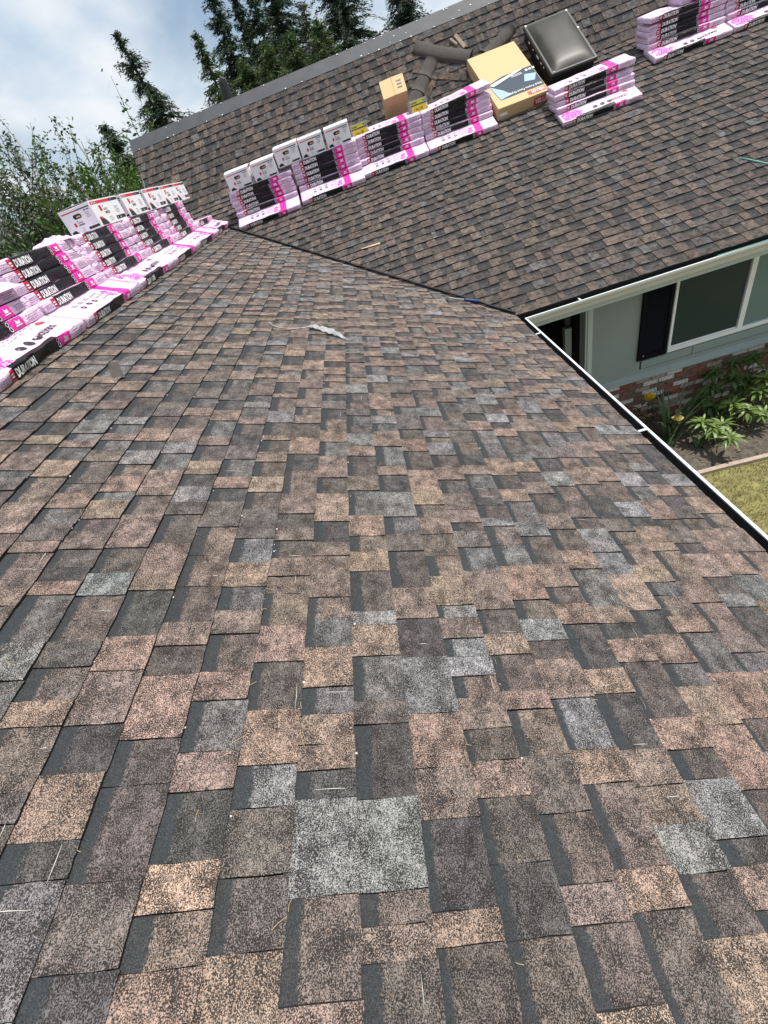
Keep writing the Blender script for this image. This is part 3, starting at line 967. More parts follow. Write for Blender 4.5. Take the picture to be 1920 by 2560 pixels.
# --- brick base
bw = MBuf(); bw.box((XW0 - .03, WALL_Y - .040, 0), (11, WALL_Y + .12, LEDGE - .021))
brickwall = bw.obj('brick_base', M['mortar'], house)
BL, BH, JT = .198, .057, .0095
variants = {}
rb = random.Random(12)
kinds = ['red'] * 6 + ['brown'] * 6 + ['rust'] * 3 + ['pale'] * 6 + ['white'] * 6 + ['dark'] * 2
def brick_mesh(kind, k, L):
    key = (kind, k, round(L, 3))
    if key not in variants:
        q = MBuf(); r9 = random.Random(hash(str(key)) % 1000)
        q.bbox((0, 0, 0), (L, .05, BH), .004)
        q.v = [(a + r9.uniform(-.0022, .0022), b_ + r9.uniform(-.002, .002), c + r9.uniform(-.002, .002)) for a, b_, c in q.v]
        variants[key] = q.mesh('brick', M['brick_' + kind])
    return variants[key]
row = 0
z = LEDGE - .024 - BH
while z > -.05:
    x = XW0 - .03 + (0 if row % 2 == 0 else -(BL + JT) / 2)
    while x < 6.4:
        L = BL
        xx = x
        if x < XW0 - .03: L = (BL + JT) / 2 - JT; xx = XW0 - .03
        if z > .0 - .03:
            kd = rb.choice(kinds)
            o = link('brick', brick_mesh(kd, rb.randrange(4), L), brickwall)
            o.location = (xx, WALL_Y - .052 + rb.uniform(-.003, .003), z)
        x += BL + JT
    z -= BH + JT
    row += 1

# --- skylight
def on_slope(Mp, u, v, rot=0, w=0.0):
    return Mp @ Matrix.Translation((u, v, w)) @ Matrix.Rotation(rot, 4, 'Z')


sky_l = empty('skylight', None, None, parent=house)
sky_l.matrix_local = Matrix.Translation((3.18, 8.57, OZ - .204)) @ Matrix.Rotation(.06, 4, 'Z') @ Matrix.Rotation(.598, 4, 'X') @ Matrix.Translation((.34, .57, -.10))
SW, SL, SHh = .68, 1.14, .235
cb = MBuf(); cb.bbox((-SW / 2 + .03, -SL / 2 + .03, -.25), (SW / 2 - .03, SL / 2 - .03, SHh - .055), .006)
cb.obj('curb', M['sky_curb'], sky_l)
fm = MBuf(); fm.bbox((-SW / 2, -SL / 2, SHh - .05), (SW / 2, SL / 2, SHh), .012); fm.obj('dome_frame', M['sky_frame'], sky_l)
dm = MBuf(); n = 14
for j in range(n + 1):
    for i in range(n + 1):
        a, c_ = -1 + 2 * i / n, -1 + 2 * j / n
        hgt = .055 * (1 - abs(a) ** 3.2) ** .5 * (1 - abs(c_) ** 3.6) ** .5
        dm.v.append((a * (SW / 2 - .035), c_ * (SL / 2 - .035), SHh + .001 + hgt))
dm.f = [(j * (n + 1) + i, j * (n + 1) + i + 1, (j + 1) * (n + 1) + i + 1, (j + 1) * (n + 1) + i) for j in range(n) for i in range(n)]; dm.m = [0] * len(dm.f)
dm.obj('dome', M['dome'], sky_l, smooth=True)
ck = MBuf(); rk = random.Random(9)
for (x_, y_) in [(-SW / 2 - .002, .28), (-SW / 2 - .002, .12), (-SW / 2 - .002, -.02), (-SW / 2 - .002, -.07), (-SW / 2 - .002, -.2), (-SW / 2 - .002, -.3)]:
    l_ = rk.uniform(.008, .03); ck.box((x_ - .003, y_ - l_, SHh - .065), (x_ + .003, y_ + l_, SHh - rk.uniform(.045, .055)))
for (x_, y_) in [(-SW / 2 + .03, SL / 2 - .03), (SW / 2 - .03, SL / 2 - .03), (-SW / 2 + .05, -SL / 2 + .05), (SW / 2 - .02, SL / 2 - .45)]:
    ck.box((x_ - .012, y_ - .016, SHh - .001), (x_ + .012, y_ + .016, SHh + .003))
ck.obj('sealant_blobs', M['caulk'], sky_l)

# vent pipe behind the ridge
vp = MBuf(); vp.tube([(-1.60, 10.42, OZ + .9), (-1.60, 10.42, OZ + 1.28), (-1.585, 10.41, OZ + 1.37), (-1.56, 10.39, OZ + 1.41)], [.085, .085, .072, .04], 12)
vp.tube([(-1.60, 10.42, OZ + .85), (-1.60, 10.42, OZ + 1.05)], [.14, .09], 12)
vp.obj('vent_pipe', M['sky_curb'], house, smooth=False)

# ------------------------------------------------------------------ text
_tx = {}


def text_mesh(s, size=1.0, bold=0.0, sx=1.0, shear=0.0, align='LEFT'):
    key = (s, size, bold, sx, shear, align)
    if key in _tx: return _tx[key]
    cu = bpy.data.curves.new('lettering', 'FONT')
    cu.body = s; cu.size = 1.0; cu.offset = bold; cu.resolution_u = 2; cu.shear = shear; cu.align_x = align
    o = bpy.data.objects.new('lettering', cu)
    COL.objects.link(o)
    dg = bpy.context.evaluated_depsgraph_get()
    me = bpy.data.meshes.new_from_object(o.evaluated_get(dg))
    bpy.data.objects.remove(o); bpy.data.curves.remove(cu)
    V = np.array([v.co[:] for v in me.vertices]); F = [tuple(p.vertices) for p in me.polygons]
    bpy.data.meshes.remove(me)
    V[:, 0] *= size * sx; V[:, 1] *= size
    _tx[key] = (V, F)
    return V, F


# ------------------------------------------------------------------ shingle bundles
BLEN, BWID, BTH = 1.0, .335, .067
XB = [0, .008, .05, .085, .118, .142, .166, .19, .22, .26, .30, .34, .38, .42, .46, .50, .54, .58, .62, .665, .69, .715, .74, .765, .79, .82, .86, .90, .94, .992, 1.0]


class BundleShape:
    def __init__(s, seed, wrinkle=1.0):
        r = random.Random(seed)
        s.k = [(r.uniform(8, 40), r.uniform(-60, 60), r.uniform(0, 6.28), r.uniform(.0004, .0012) * wrinkle) for _ in range(6)]
        s.sag = [(r.uniform(2, 6), r.uniform(0, 6.28), r.uniform(.001, .003) * wrinkle) for _ in range(2)]

    def d(s, x, t):
        return sum(a * math.sin(kx * x + kt * t + ph) for kx, kt, ph, a in s.k) + sum(a * math.sin(kx * x + ph) for kx, ph, a in s.sag)

    def front(s, x, z): return -s.d(x, z)
    def top(s, x, y): return BTH + s.d(x, y + .3) * .9


def bundle_meshes(variant, seed, wrinkle=1.0):
    S = BundleShape(seed, wrinkle)
    rd = .0075
    # profile (y, z, kind): front up, top back, back down, bottom
    prof = [(rd * .3, 0.004, 'f'), (0, rd, 'f'), (-.002, BTH * .45, 'f'), (0, BTH - rd, 'f'), (rd * .35, BTH - rd * .3, 'f'), (rd * 1.1, BTH, 't')]
    prof += [(BWID * q, BTH, 't') for q in (.14, .26, .40, .54, .68, .82, .93)]
    prof += [(BWID - rd * .3, BTH - rd * .3, 'b'), (BWID, BTH - rd, 'b'), (BWID, rd, 'b'), (BWID - rd * .3, 0.002, 'b'), (BWID * .6, 0, 'u'), (BWID * .3, 0, 'u')]
    n = len(prof)
    b = MBuf()
    V = []
    for i, xf in enumerate(XB):
        x = xf - .5
        e = 1.0
        if i == 0 or i == len(XB) - 1: e = .86
        if i == 1 or i == len(XB) - 2: e = .985
        for (y, z, k) in prof:
            dd = S.d(x, z if k == 'f' else y + .3)
            yy, zz = y, z
            if k == 'f': yy = y - dd
            if k in 'tb' and z > .03: zz = z + dd * .9
            zc, yc = BTH * .42, BWID * .5
            zz = zc + (zz - zc) * e; yy = yc + (yy - yc) * (1 - (1 - e) * .22)
            V.append((x * (BLEN if 0 < i < len(XB) - 1 else BLEN), yy, zz))
    F, mi = [], []
    for i in range(len(XB) - 1):
        xm = (XB[i] + XB[i + 1]) / 2
        for j in range(n):
            k = prof[j][2]; j2 = (j + 1) % n
            if k in 'fu' or (k == 't' and j == 5):
                m_ = 0
                if k == 'f':
                    if .118 < xm < .166 and 1 <= j <= 3: m_ = 3
                    elif .166 < xm < .665: m_ = 1
                    elif .665 < xm < .79: m_ = 2
                elif k == 't':
                    if .166 < xm < .665: m_ = 1 if variant == 2 else 0
                    elif .665 < xm < .79 and variant == 1: m_ = 2
            else:
                m_ = 0
                if k in 'tb' and .69 < xm < .79 and variant == 1: m_ = 2
            F.append((i * n + j, (i + 1) * n + j, (i + 1) * n + j2, i * n + j2)); mi.append(m_)
    F.append(tuple(range(n))); mi.append(0)
    q = (len(XB) - 1) * n
    F.append(tuple(q + j for j in range(n))[::-1]); mi.append(0)
    b.v, b.f, b.m = V, F, mi
    wrap = b.mesh('wrap', [M['pink'], M['black'], M['magenta'], M['red']], True)

    def conform(pts, side):
        out = []
        for (a, c) in pts:        # a along x, c up (front) or back (top)
            if side == 'f': out.append((a, S.front(a, c) - .0035, c))
            else: out.append((a, c, S.top(a, c) + .0022))
        return out

    L = MBuf()
    Vt, Ft = text_mesh('DURATION', .058, .045, .66, 0.15)
    L.add(conform([(-.325 + p_[0], .0125 + p_[1]) for p_ in Vt], 'f'), Ft, 0)
    # small emblem on the magenta ribbon and its curly edge
    def disc(cx, cy, r_, side, m_, seg=8, hole=0.0):
        if hole:
            pts = [(cx + r_ * math.cos(t), cy + r_ * math.sin(t)) for t in [6.2832 * k / seg for k in range(seg)]] + [(cx + hole * math.cos(t), cy + hole * math.sin(t)) for t in [6.2832 * k / seg for k in range(seg)]]
            L.add(conform(pts, side), [(k, (k + 1) % seg, seg + (k + 1) % seg, seg + k) for k in range(seg)], m_)
        else:
            L.add(conform([(cx + r_ * math.cos(t), cy + r_ * math.sin(t)) for t in [6.2832 * k / seg for k in range(seg)]], side), [tuple(range(seg))], m_)

    def rect(x0, y0, x1, y1, side, m_, sk=0.0):
        L.add(conform([(x0, y0), (x1, y0), (x1 + sk, y1), (x0 + sk, y1)], side), [(0, 1, 2, 3)], m_)
    disc(.148, .050, .014, 'f', 0, 10, .010); disc(.152, .020, .014, 'f', 0, 10, .010)
    rect(.205, .020, .262, .026, 'f', 0); L.add(conform([(.215, .030), (.252, .030), (.256, .052), (.236, .044), (.218, .055)], 'f'), [(0, 1, 2, 3, 4)], 0)
    r5 = random.Random(seed + 50)
    for row in range(3):                                   # small print at the near end
        x = -.485
        while x < -.39:
            w = r5.uniform(.008, .02); rect(x, .018 + row * .011, x + w, .022 + row * .011, 'f', 1); x += w + .006
    rect(-.372, .022, -.346, .030, 'f', 0); rect(-.372, .036, -.346, .046, 'f', 0)
    for row in range(3):
        x = .33
        while x < .44:
            w = r5.uniform(.008, .022); rect(x, .020 + row * .012, x + w, .024 + row * .012, 'f', 1); x += w + .006
    # top artwork
    if variant == 1:
        for cx in (-.27, -.18, -.09):
            disc(cx, .11, .022, 't', 2, 10, .009); rect(cx - .03, .16, cx + .03, .168, 't', 1); rect(cx - .025, .178, cx + .02, .186, 't', 1)
        for k in range(3):
            x = -.02
            while x < .09:
                w = r5.uniform(.01, .03); rect(x, .07 + k * .05, x + w, .082 + k * .05, 't', 1); x += w + .01
        L.add(conform([(.075, .05), (.125, .03), (.16, .06), (.15, .10), (.168, .14), (.13, .16), (.09, .13), (.10, .09)], 't'), [tuple(range(8))], 3)
    else:
        L.add(conform([(-.46, .03), (-.24, .03), (-.24, .10), (-.20, .13), (-.30, .21), (-.34, .19), (-.41, .26), (-.50 + .02, .16)], 't'), [tuple(range(8))], 3)
        for cx in (-.06, .03, .12):
            disc(cx, .10, .030, 't', 2, 12, .015); rect(cx - .008, .088, cx + .012, .112, 't', 2)
        Vt, Ft = text_mesh('DURATION', .062, .03, .62, 0.18)
        L.add(conform([(.345 - p_[0], .13 - p_[1]) for p_ in Vt], 't'), Ft, 2)
        L.add(conform([(.31, .20), (.37, .17), (.39, .20), (.35, .225)], 't'), [(0, 1, 2, 3)], 4)
        for k in range(4):
            x = -.18
            while x < .3:
                w = r5.uniform(.01, .05); rect(x, .20 + k * .028, x + w, .2045 + k * .028, 't', 1); x += w + r5.uniform(.008, .03)
    let = L.mesh('lettering', [M['white_ink'], M['grey_ink'], M['black_ink'], M['magenta_ink'], M['red_ink']])
    return wrap, let


BV = {(v, k): bundle_meshes(v, 10 * v + k, 1.0 + .35 * k) for v in (1, 2) for k in range(4)}
roofA = lambda d_: -H + PITCH * d_
roofB = lambda d_: CB + PITCH * d_
ORD = ['lowest', 'second', 'third', 'fourth', 'fifth', 'sixth', 'seventh', 'eighth']
rbn = random.Random(77)


def place_bundle(plane, u, d_, z, tilt, label, variant, k, yaw=0.0, sc=1.0, sx=1.0, roll=0.0):
    U = Vector((0, 1, 0)) if plane == 'A' else Vector((1, 0, 0))
    I = Vector((-1, 0, 0)) if plane == 'A' else Vector((0, 1, 0))
    P = U * u + I * d_ + Vector((0, 0, z + OZ))
    Z = Vector((0, 0, 1))
    y = I * math.cos(tilt) + Z * math.sin(tilt)
    w = U.cross(y)
    Mx = Matrix(((U.x, y.x, w.x, P.x), (U.y, y.y, w.y, P.y), (U.z, y.z, w.z, P.z), (0, 0, 0, 1)))
    Mx = Mx @ Matrix.Rotation(yaw, 4, 'Z') @ Matrix.Rotation(roll, 4, 'Y') @ Matrix.Diagonal((sx, 1, sc, 1))
    t = empty('shingle_bundle', label, 'bundle', 'pink shingle bundles stacked on the roof', Mx)
    wr, le = BV[(variant, k)]
    link('wrap', wr, t); tag(link('lettering', le, t), kind='stuff')
    return t


def stack(plane, u, d0, rows, where, T=.067, variant=1, sx=1.0, drow=None, rise=0.0, upper_u=0.0, seed=0):
    r = random.Random(seed + 100)
    roof = roofA if plane == 'A' else roofB
    zs = T / BTH
    at = math.atan(PITCH)
    out = []
    for k in range(rows):
        nth = {0: 'lowest bundle', rows - 1: 'topmost bundle'}.get(k, ORD[k] + ' bundle from the bottom')
        lab = f'{nth} in the {where}'
        vv, kk = (variant, r.randrange(3)) if k == 0 else (1 if r.random() < .6 else 2, r.randrange(4))
        if k == 0:
            d_, z, tilt = d0, roof(d0) + .013, at
            o = place_bundle(plane, u, d_, z, tilt, lab, vv, kk, r.uniform(-.008, .008), zs, sx)
        elif k == 1:
            d_ = d0 + .19
            z = roof(d_) + .013 + (T + .003) / CS
            tilt = math.radians(11.5) if plane == 'B' else math.radians(1.5)
            t2 = tilt
            o = place_bundle(plane, u + r.uniform(-.01, .01), d_, z, tilt, lab, vv, kk, r.uniform(-.01, .01), zs, sx)
        else:
            step = (.055 if k == 2 else r.uniform(-.004, .016)) if drow is None else drow[k]
            z = z + T * math.cos(tilt) + step * math.sin(tilt) + .001
            d_ = d_ + step - T * math.sin(tilt)
            o = place_bundle(plane, u + upper_u + r.uniform(-.014, .014), d_, z, tilt, lab, vv, kk, r.uniform(-.015, .015), zs, sx)
        out.append(o)
    return d_, z + T * math.cos(tilt), tilt


WA = ['pink stack nearest the camera on the left ridge', 'second pink stack from the camera, left ridge',
      'third pink stack from the camera, left ridge', 'fourth pink stack from the camera, left ridge', 'fifth pink stack from the camera, left ridge',
      'short two-bundle pink stack by the valley']
topsA = []
topsA.append(stack('A', 2.70, 1.985, 4, WA[0], variant=2, seed=1, drow=[0, 0, .03, .05]))
topsA.append(stack('A', 3.735, 1.985, 6, WA[1], variant=1, seed=2, upper_u=-.02))
topsA.append(stack('A', 4.775, 1.985, 6, WA[2], variant=2, seed=3))
topsA.append(stack('A', 5.81, 1.985, 6, WA[3], variant=1, seed=4))
topsA.append(stack('A', 6.84, 1.985, 6, WA[4], variant=1, seed=5, upper_u=.08))
stack('A', 7.83, 1.995, 2, WA[5], variant=2, seed=6, sx=.93)
WB = ['leftmost pink stack on the far slope', 'second pink stack from left, far slope', 'third pink stack from left, far slope', 'pink stack left of the flat cardboard box',
      'pink stack just below the skylight', 'tall pink stack right of the skylight', 'pink stack cut by the right picture edge']
topsB = []
topsB.append(stack('B', -1.285, 7.99, 6, WB[0], T=.060, variant=1, seed=11))
topsB.append(stack('B', -.245, 8.03, 6, WB[1], T=.066, variant=1, seed=12))
topsB.append(stack('B', .745, 8.10, 6, WB[2], T=.0625, variant=1, seed=13))
topsB.append(stack('B', 1.76, 8.11, 6, WB[3], T=.0615, variant=1, seed=14))
topsB.append(stack('B', 3.505, 7.60, 5, WB[4], T=.058, variant=2, seed=15, sx=1.03, drow=[0, 0, .06, .02, .03]))
topsB.append(stack('B', 4.995, 8.225, 6, WB[5], T=.0575, variant=2, seed=16, sx=1.02))
topsB.append(stack('B', 6.04, 8.235, 6, WB[6], T=.0575, variant=2, seed=17))
for k, nm_ in enumerate(('lower', 'upper')):
    place_bundle('B', 5.42, topsB[5][0] + .03, topsB[5][1] + .022 + .0595 * k, topsB[5][2], f'{nm_} of two bundles set askew on top of the stack right of the skylight', 1, k, .02 * k, .86)


def skew(k0, roll, dz, dyaw=0):
    o = [q for q in COL.objects if q.get('label', '').startswith('topmost bundle') and q['label'].endswith(WB[k0])][0]
    o.matrix_world = o.matrix_world @ Matrix.Translation((0, 0, dz)) @ Matrix.Rotation(dyaw, 4, 'Z') @ Matrix.Rotation(roll, 4, 'Y')


skew(3, -.035, .017, .05)
skew(4, -.03, .015, -.04)
skew(5, .02, .012, .03)


# crumpled loose wrap on some bundles
def crumple(Mx, sx, sy, hgt, seed, parent_label, n=9):
    r = random.Random(seed)
    b = MBuf()
    for j in range(n + 1):
        for i in range(n + 1):
            a, c = i / n - .5, j / n - .5
            e = max(0, 1 - (abs(a) * 2) ** 3) * max(0, 1 - (abs(c) * 2) ** 3)
            p = Vector((a * sx * (1 + r.uniform(-.12, .12)), c * sy * (1 + r.uniform(-.12, .12)), e * hgt * r.uniform(.25, 1.15)))
            b.v.append(tuple(p))
    b.f = [(j * (n + 1) + i, j * (n + 1) + i + 1, (j + 1) * (n + 1) + i + 1, (j + 1) * (n + 1) + i) for j in range(n) for i in range(n)]
    b.m = [0] * len(b.f)
    o = b.obj('loose_wrap', M['pink'])
    o.matrix_world = Mx
    tag(o, parent_label, 'torn wrap', 'torn pieces of pink wrap on the stacks')
    return o


dA, zA_, tA = topsA[1]
crumple(Matrix.Translation((-dA - .13, 4.17, zA_ + OZ + .0)) @ Matrix.Rotation(.4, 4, 'Z'), .30, .20, .05, 3, 'crumpled pink wrap on top of the stack before the first white carton')
crumple(Matrix.Translation((-dA - .015, 4.27, zA_ + OZ - .16)) @ Matrix.Rotation(1.25, 4, 'Y') @ Matrix.Rotation(.3, 4, 'Z'), .26, .17, .06, 4, 'torn pink wrap hanging over the gap between the second and third stacks')
dA, zA_, tA = topsA[0]
crumple(Matrix.Translation((-dA - .06, 3.08, zA_ + OZ - .005)) @ Matrix.Rotation(.2, 4, 'Z'), .32, .22, .055, 5, 'crumpled pink wrap on the lower stack nearest the camera')


# ------------------------------------------------------------------ white cartons
def decal(b, pts, frame, mi):
    b.add([frame(*p) for p in pts], [tuple(range(len(pts)))], mi)


def carton_print(W, Hh, frame, kind, seed):
    """printed side of a white carton; frame(a, c, lift): a along the side, c up"""
    b = MBuf()
    L = .0012
    R = lambda x0, y0, x1, y1, m, l=L: decal(b, [(x0, y0, l), (x1, y0, l), (x1, y1, l), (x0, y1, l)], frame, m)
    T = lambda s, x, y, size, m, bold=.02, sx=.8: b.add([frame(x + p[0], y + p[1], L * 1.6) for p in text_mesh(s, size, bold, sx)[0]], text_mesh(s, size, bold, sx)[1], m)
    if kind == 'side':
        R(.02 * W, Hh * .84, .66 * W, Hh * .95, 0); R(.665 * W, Hh * .84, .98 * W, Hh * .95, 1)
        T('SHINGLES', .05 * W, Hh * .865, Hh * .07, 2, .02, 1.6)
        T('PRO', .72 * W, Hh * .865, Hh * .07, 2)
        R(.22 * W, Hh * .55, .30 * W, Hh * .76, 0)
        T('HIP', .34 * W, Hh * .69, Hh * .085, 1); T('& RIDGE', .34 * W, Hh * .56, Hh * .11, 1, .01, .95); T('SHINGLES', .34 * W, Hh * .42, Hh * .13, 1, .03, .85)
        R(.62 * W, Hh * .10, .97 * W, Hh * .24, 1); R(.64 * W, Hh * .13, .68 * W, Hh * .21, 2); T('BLACK', .75 * W, Hh * .135, Hh * .08, 2)
        decal(b, [(.05 * W, .05 * Hh, L), (.30 * W, .03 * Hh, L), (.22 * W, .25 * Hh, L), (.07 * W, .29 * Hh, L)], frame, 3)
        decal(b, [(.04 * W, .30 * Hh, L), (.22 * W, .26 * Hh, L), (.16 * W, .34 * Hh, L), (.11 * W, .38 * Hh, L), (.08 * W, .34 * Hh, L)], frame, 0)
        for k in range(5): R(.72 * W, Hh * (.36 + .06 * k), (.84 + .02 * (k % 3)) * W, Hh * (.375 + .06 * k), 4)
        for k in range(3): R(.38 * W, Hh * (.12 + .07 * k), (.50 + .02 * (k % 2)) * W, Hh * (.135 + .07 * k), 4)
    else:
        R(.06 * W, Hh * .83, .55 * W, Hh * .87, 0); R(.55 * W, Hh * .83, .95 * W, Hh * .87, 1)
        # hand hole
        pts = []
        for k in range(7):
            t = math.pi / 2 + math.pi * k / 6; pts.append((.40 * W + .05 * W * math.cos(t), Hh * .64 + .045 * W * 1.2 * math.sin(t), L * 1.5))
        for k in range(7):
            t = -math.pi / 2 + math.pi * k / 6; pts.append((.56 * W + .05 * W * math.cos(t), Hh * .64 + .045 * W * 1.2 * math.sin(t), L * 1.5))
        decal(b, pts, frame, 5)
        decal(b, [(.44 * W, .60 * Hh, L * 2.2), (.58 * W, .60 * Hh, L * 2.2), (.57 * W, .66 * Hh, L * 2.2), (.45 * W, .65 * Hh, L * 2.2)], frame, 6)
        R(.26 * W, Hh * .30, .33 * W, Hh * .45, 0)
        T('HIP', .38 * W, Hh * .47, Hh * .055, 1, .03); T('& RIDGE', .38 * W, Hh * .39, Hh * .075, 1, .01, .9); T('SHINGLES', .38 * W, Hh * .30, Hh * .085, 1, .03, .8)
        R(.62 * W, Hh * .07, .96 * W, Hh * .16, 1)
        R(.63 * W, Hh * .085, .67 * W, Hh * .145, 2)
        decal(b, [(.05 * W, .05 * Hh, L), (.28 * W, .05 * Hh, L), (.20 * W, .21 * Hh, L), (.07 * W, .17 * Hh, L)], frame, 3)
        for k in range(3): R(.40 * W, Hh * (.09 + .06 * k), .50 * W, Hh * (.10 + .06 * k), 4)
        for k in range(4): R(.74 * W, Hh * (.50 + .055 * k), (.86 + .02 * (k % 2)) * W, Hh * (.515 + .055 * k), 4)
        R(.74 * W, Hh * .74, .82 * W, Hh * .79, 4); R(.84 * W, Hh * .74, .92 * W, Hh * .79, 4)
    return b


INKS = lambda: [M['red_ink'], M['black_ink'], M['white_ink'], M['porch'], M['grey_ink'], M['porch'], M['kraft_pale']]


def carton(Mx, W, D, Hh, label, faces, seed):
    """local x: width seen, y: depth away, z: up; origin bottom front left"""
    r = random.Random(seed)
    t = empty('shingle_carton', label, 'carton', 'white cartons on the stacks', Mx)
    b = MBuf()
    b.bbox((0, 0, 0), (W, D, Hh - .004), .004)
    o = b.obj('carton_body', M['carton_white'], t)
    fl = MBuf()                                                # top flaps meeting in the middle, slightly sprung
    for k, (a0, a1) in enumerate(((0.002, D / 2 - .002), (D / 2 + .002, D - .002))):
        lift = r.uniform(.001, .010)
        za, zb = (Hh - .003, Hh + lift) if k == 0 else (Hh + lift, Hh - .003)
        V = [(0.002, a0, za), (W - .002, a0, za), (W - .002, a1, zb), (.002, a1, zb)]
        fl.add(V + [(p[0], p[1], p[2] + .003) for p in V], [(0, 3, 2, 1), (4, 5, 6, 7), (0, 1, 5, 4), (1, 2, 6, 5), (2, 3, 7, 6), (3, 0, 4, 7)])
    fl.obj('top_flap', M['carton_white'], t)
    for f_, kind in faces.items():
        if f_ == 'front': fr_ = lambda a, c, l: (a, -l, c); ww = W
        elif f_ == 'left': fr_ = lambda a, c, l: (-l, D - a, c); ww = D
        elif f_ == 'right': fr_ = lambda a, c, l: (W + l, a, c); ww = D
        carton_print(ww, Hh, fr_, kind, seed).obj('printed_side', INKS(), t)['kind'] = 'stuff'
    tp = MBuf()
    for k in range(7):
        tp.box((W * (.12 + .11 * k), D * .10, Hh + .0095), (W * (.12 + .11 * k) + W * .07, D * .13, Hh + .0105))
    return t


def frame_B(u, d_, z, tilt, yaw=0.0):
    return Matrix.Translation((u, d_, z + OZ)) @ Matrix.Rotation(yaw, 4, 'Z') @ Matrix.Rotation(tilt, 4, 'X')


def frame_A(u, d_, z, tilt, yaw=0.0):
    return Matrix.Translation((-d_, u, z + OZ)) @ Matrix.Rotation(math.pi / 2 + yaw, 4, 'Z') @ Matrix.Rotation(tilt, 4, 'X')


OB = ['leftmost white carton', 'second white carton from left', 'middle white carton', 'fourth white carton from left', 'rightmost white carton, beside the yellow label,']
for k, u0 in enumerate((-1.735, -1.32, -.935, -.55, -.15)):
    d_, z_, t_ = topsB[0] if k < 2 else topsB[1]
    t_ *= .55
    if k == 2: z_ = max(topsB[0][1], topsB[1][1])
    carton(frame_B(u0, d_ + .012, z_ + .004 + (k == 2) * .004, t_, rbn.uniform(-.03, .03)), .362, .33, .222, OB[k] + (' with a hand hole, on the far slope'), {'front': 'end', 'right': 'side'}, 40 + k)
OA = ['nearest white carton, its hand hole facing the camera,', 'second nearest white carton', 'third white carton', 'fourth white carton', 'farthest white carton']
for k, (u0, L_) in enumerate(((4.86, .62), (5.54, .57), (6.17, .54), (6.83, .50), (7.345, .57))):
    d_, z_, t_ = topsA[2 if k == 0 else 3 if k < 3 else 4]
    carton(frame_A(u0, d_ + .005, z_ + .004, 0.0, [0, .02, -.03, -.02, .015][k]), L_, .31, .20, OA[k] + ' on the left ridge', {'front': 'side', 'left': 'end'}, 60 + k)


# ------------------------------------------------------------------ grey and yellow nail boxes
def nail_box(Mx, label):
    W, D, Hh = .26, .16, .15
    t = empty('nail_box', label, 'nail box', 'grey nail boxes with yellow labels', Mx)
    b = MBuf(); b.bbox((0, 0, 0), (W, D, Hh), .003); b.obj('box_body', M['nail_grey'], t)
    p = MBuf()
    R = lambda x0, y0, x1, y1, m, l=.001: p.add([(x0 * W, -l, y0 * Hh), (x1 * W, -l, y0 * Hh), (x1 * W, -l, y1 * Hh), (x0 * W, -l, y1 * Hh)], [(0, 1, 2, 3)], m)
    R(.06, .70, .86, .95, 0); R(.06, .62, .92, .68, 2); R(.10, .10, .92, .58, 1); R(.76, .76, .84, .90, 3)
    R(.93, .30, .99, .55, 4)
    for s, x, y, sz, bold in (('ROOFING', .10, .76, .024, .03), ('1 1/4 x .120', .20, .24, .036, .04)):
        V, F = text_mesh(s, sz, bold, .78)
        p.add([(x * W + q[0], -.0022, y * Hh + q[1]) for q in V], F, 2)
    p.obj('label_print', [M['lime'], M['yellow'], M['black_ink'], M['red_ink'], M['white_ink']], t)


d_, z_, t_ = topsB[1]
nail_box(frame_B(.225, 8.42, topsB[2][1] - .005, .03, -.05), 'grey box with a yellow label at the left end of the third stack')
d_, z_, t_ = topsB[2]
nail_box(frame_B(1.135, 8.46, topsB[2][1] + .002, .03, .06), 'grey box with a yellow label in front of the standing brown carton')

# ------------------------------------------------------------------ standing kraft carton
t = empty('kraft_carton', 'small brown cardboard carton standing behind the stacks', 'carton', None, Matrix.Translation((.83, 9.03, OZ - .012)) @ Matrix.Rotation(-.03, 4, 'Z') @ Matrix.Rotation(.69, 4, 'X'))
b = MBuf(); b.bbox((0, 0, 0), (.36, .33, .45), .004); b.obj('carton_body', M['kraft'], t)
b = MBuf()
b.add([(0, 0, .451), (.178, 0, .454), (.178, .33, .456), (0, .33, .451), (.182, 0, .454), (.36, 0, .451), (.36, .33, .451), (.182, .33, .456)], [(0, 1, 2, 3), (4, 5, 6, 7)])
b.obj('top_flap', M['kraft_pale'], t)
p = MBuf()
for k in range(5): p.box((.07, -.0012, .24 + .022 * k), (.18 + .01 * (k % 2), -.0006, .243 + .022 * k))
for k in range(3): p.box((.24, .10 + .06 * k, .4575), (.31, .12 + .06 * k, .4585))
p.obj('printed_text', M['grey_ink'], t)

roofB_ = lambda y: PITCH * y + CB
# ------------------------------------------------------------------ large flat box for a skylight
VW, VL, VH = .745, 1.364, .147
VM = Matrix.Translation((2.31, 8.272, OZ + roofB_(8.272) + .014)) @ Matrix.Rotation(.065, 4, 'Z') @ Matrix.Rotation(.511, 4, 'X')
t = empty('skylight_box', 'large flat brown cardboard box with a dark leaflet, lying left of the skylight', 'box', None, VM)
b = MBuf(); b.bbox((0, 0, 0), (VW, VL, VH), .005); b.obj('box_body', M['kraft'], t)
b = MBuf(); b.box((.004, .004, VH + .0005), (VW - .004, VL - .004, VH + .002)); b.obj('box_lid', M['kraft_pale'], t)
p = MBuf()
lift = .0045
P_ = lambda pts, m, l=lift: p.add([(x, y, VH + l) for x, y in pts], [tuple(range(len(pts)))], m)
p.add([(.53, -.0015, .02), (VW - .004, -.0015, .02), (VW - .004, -.0015, .115), (.53, -.0015, .115)], [(0, 1, 2, 3)], 0)
V, F = text_mesh('VELUX', .075, .02, .85)
p.add([(.553 + q[0], -.0028, .042 + q[1]) for q in V], F, 1)
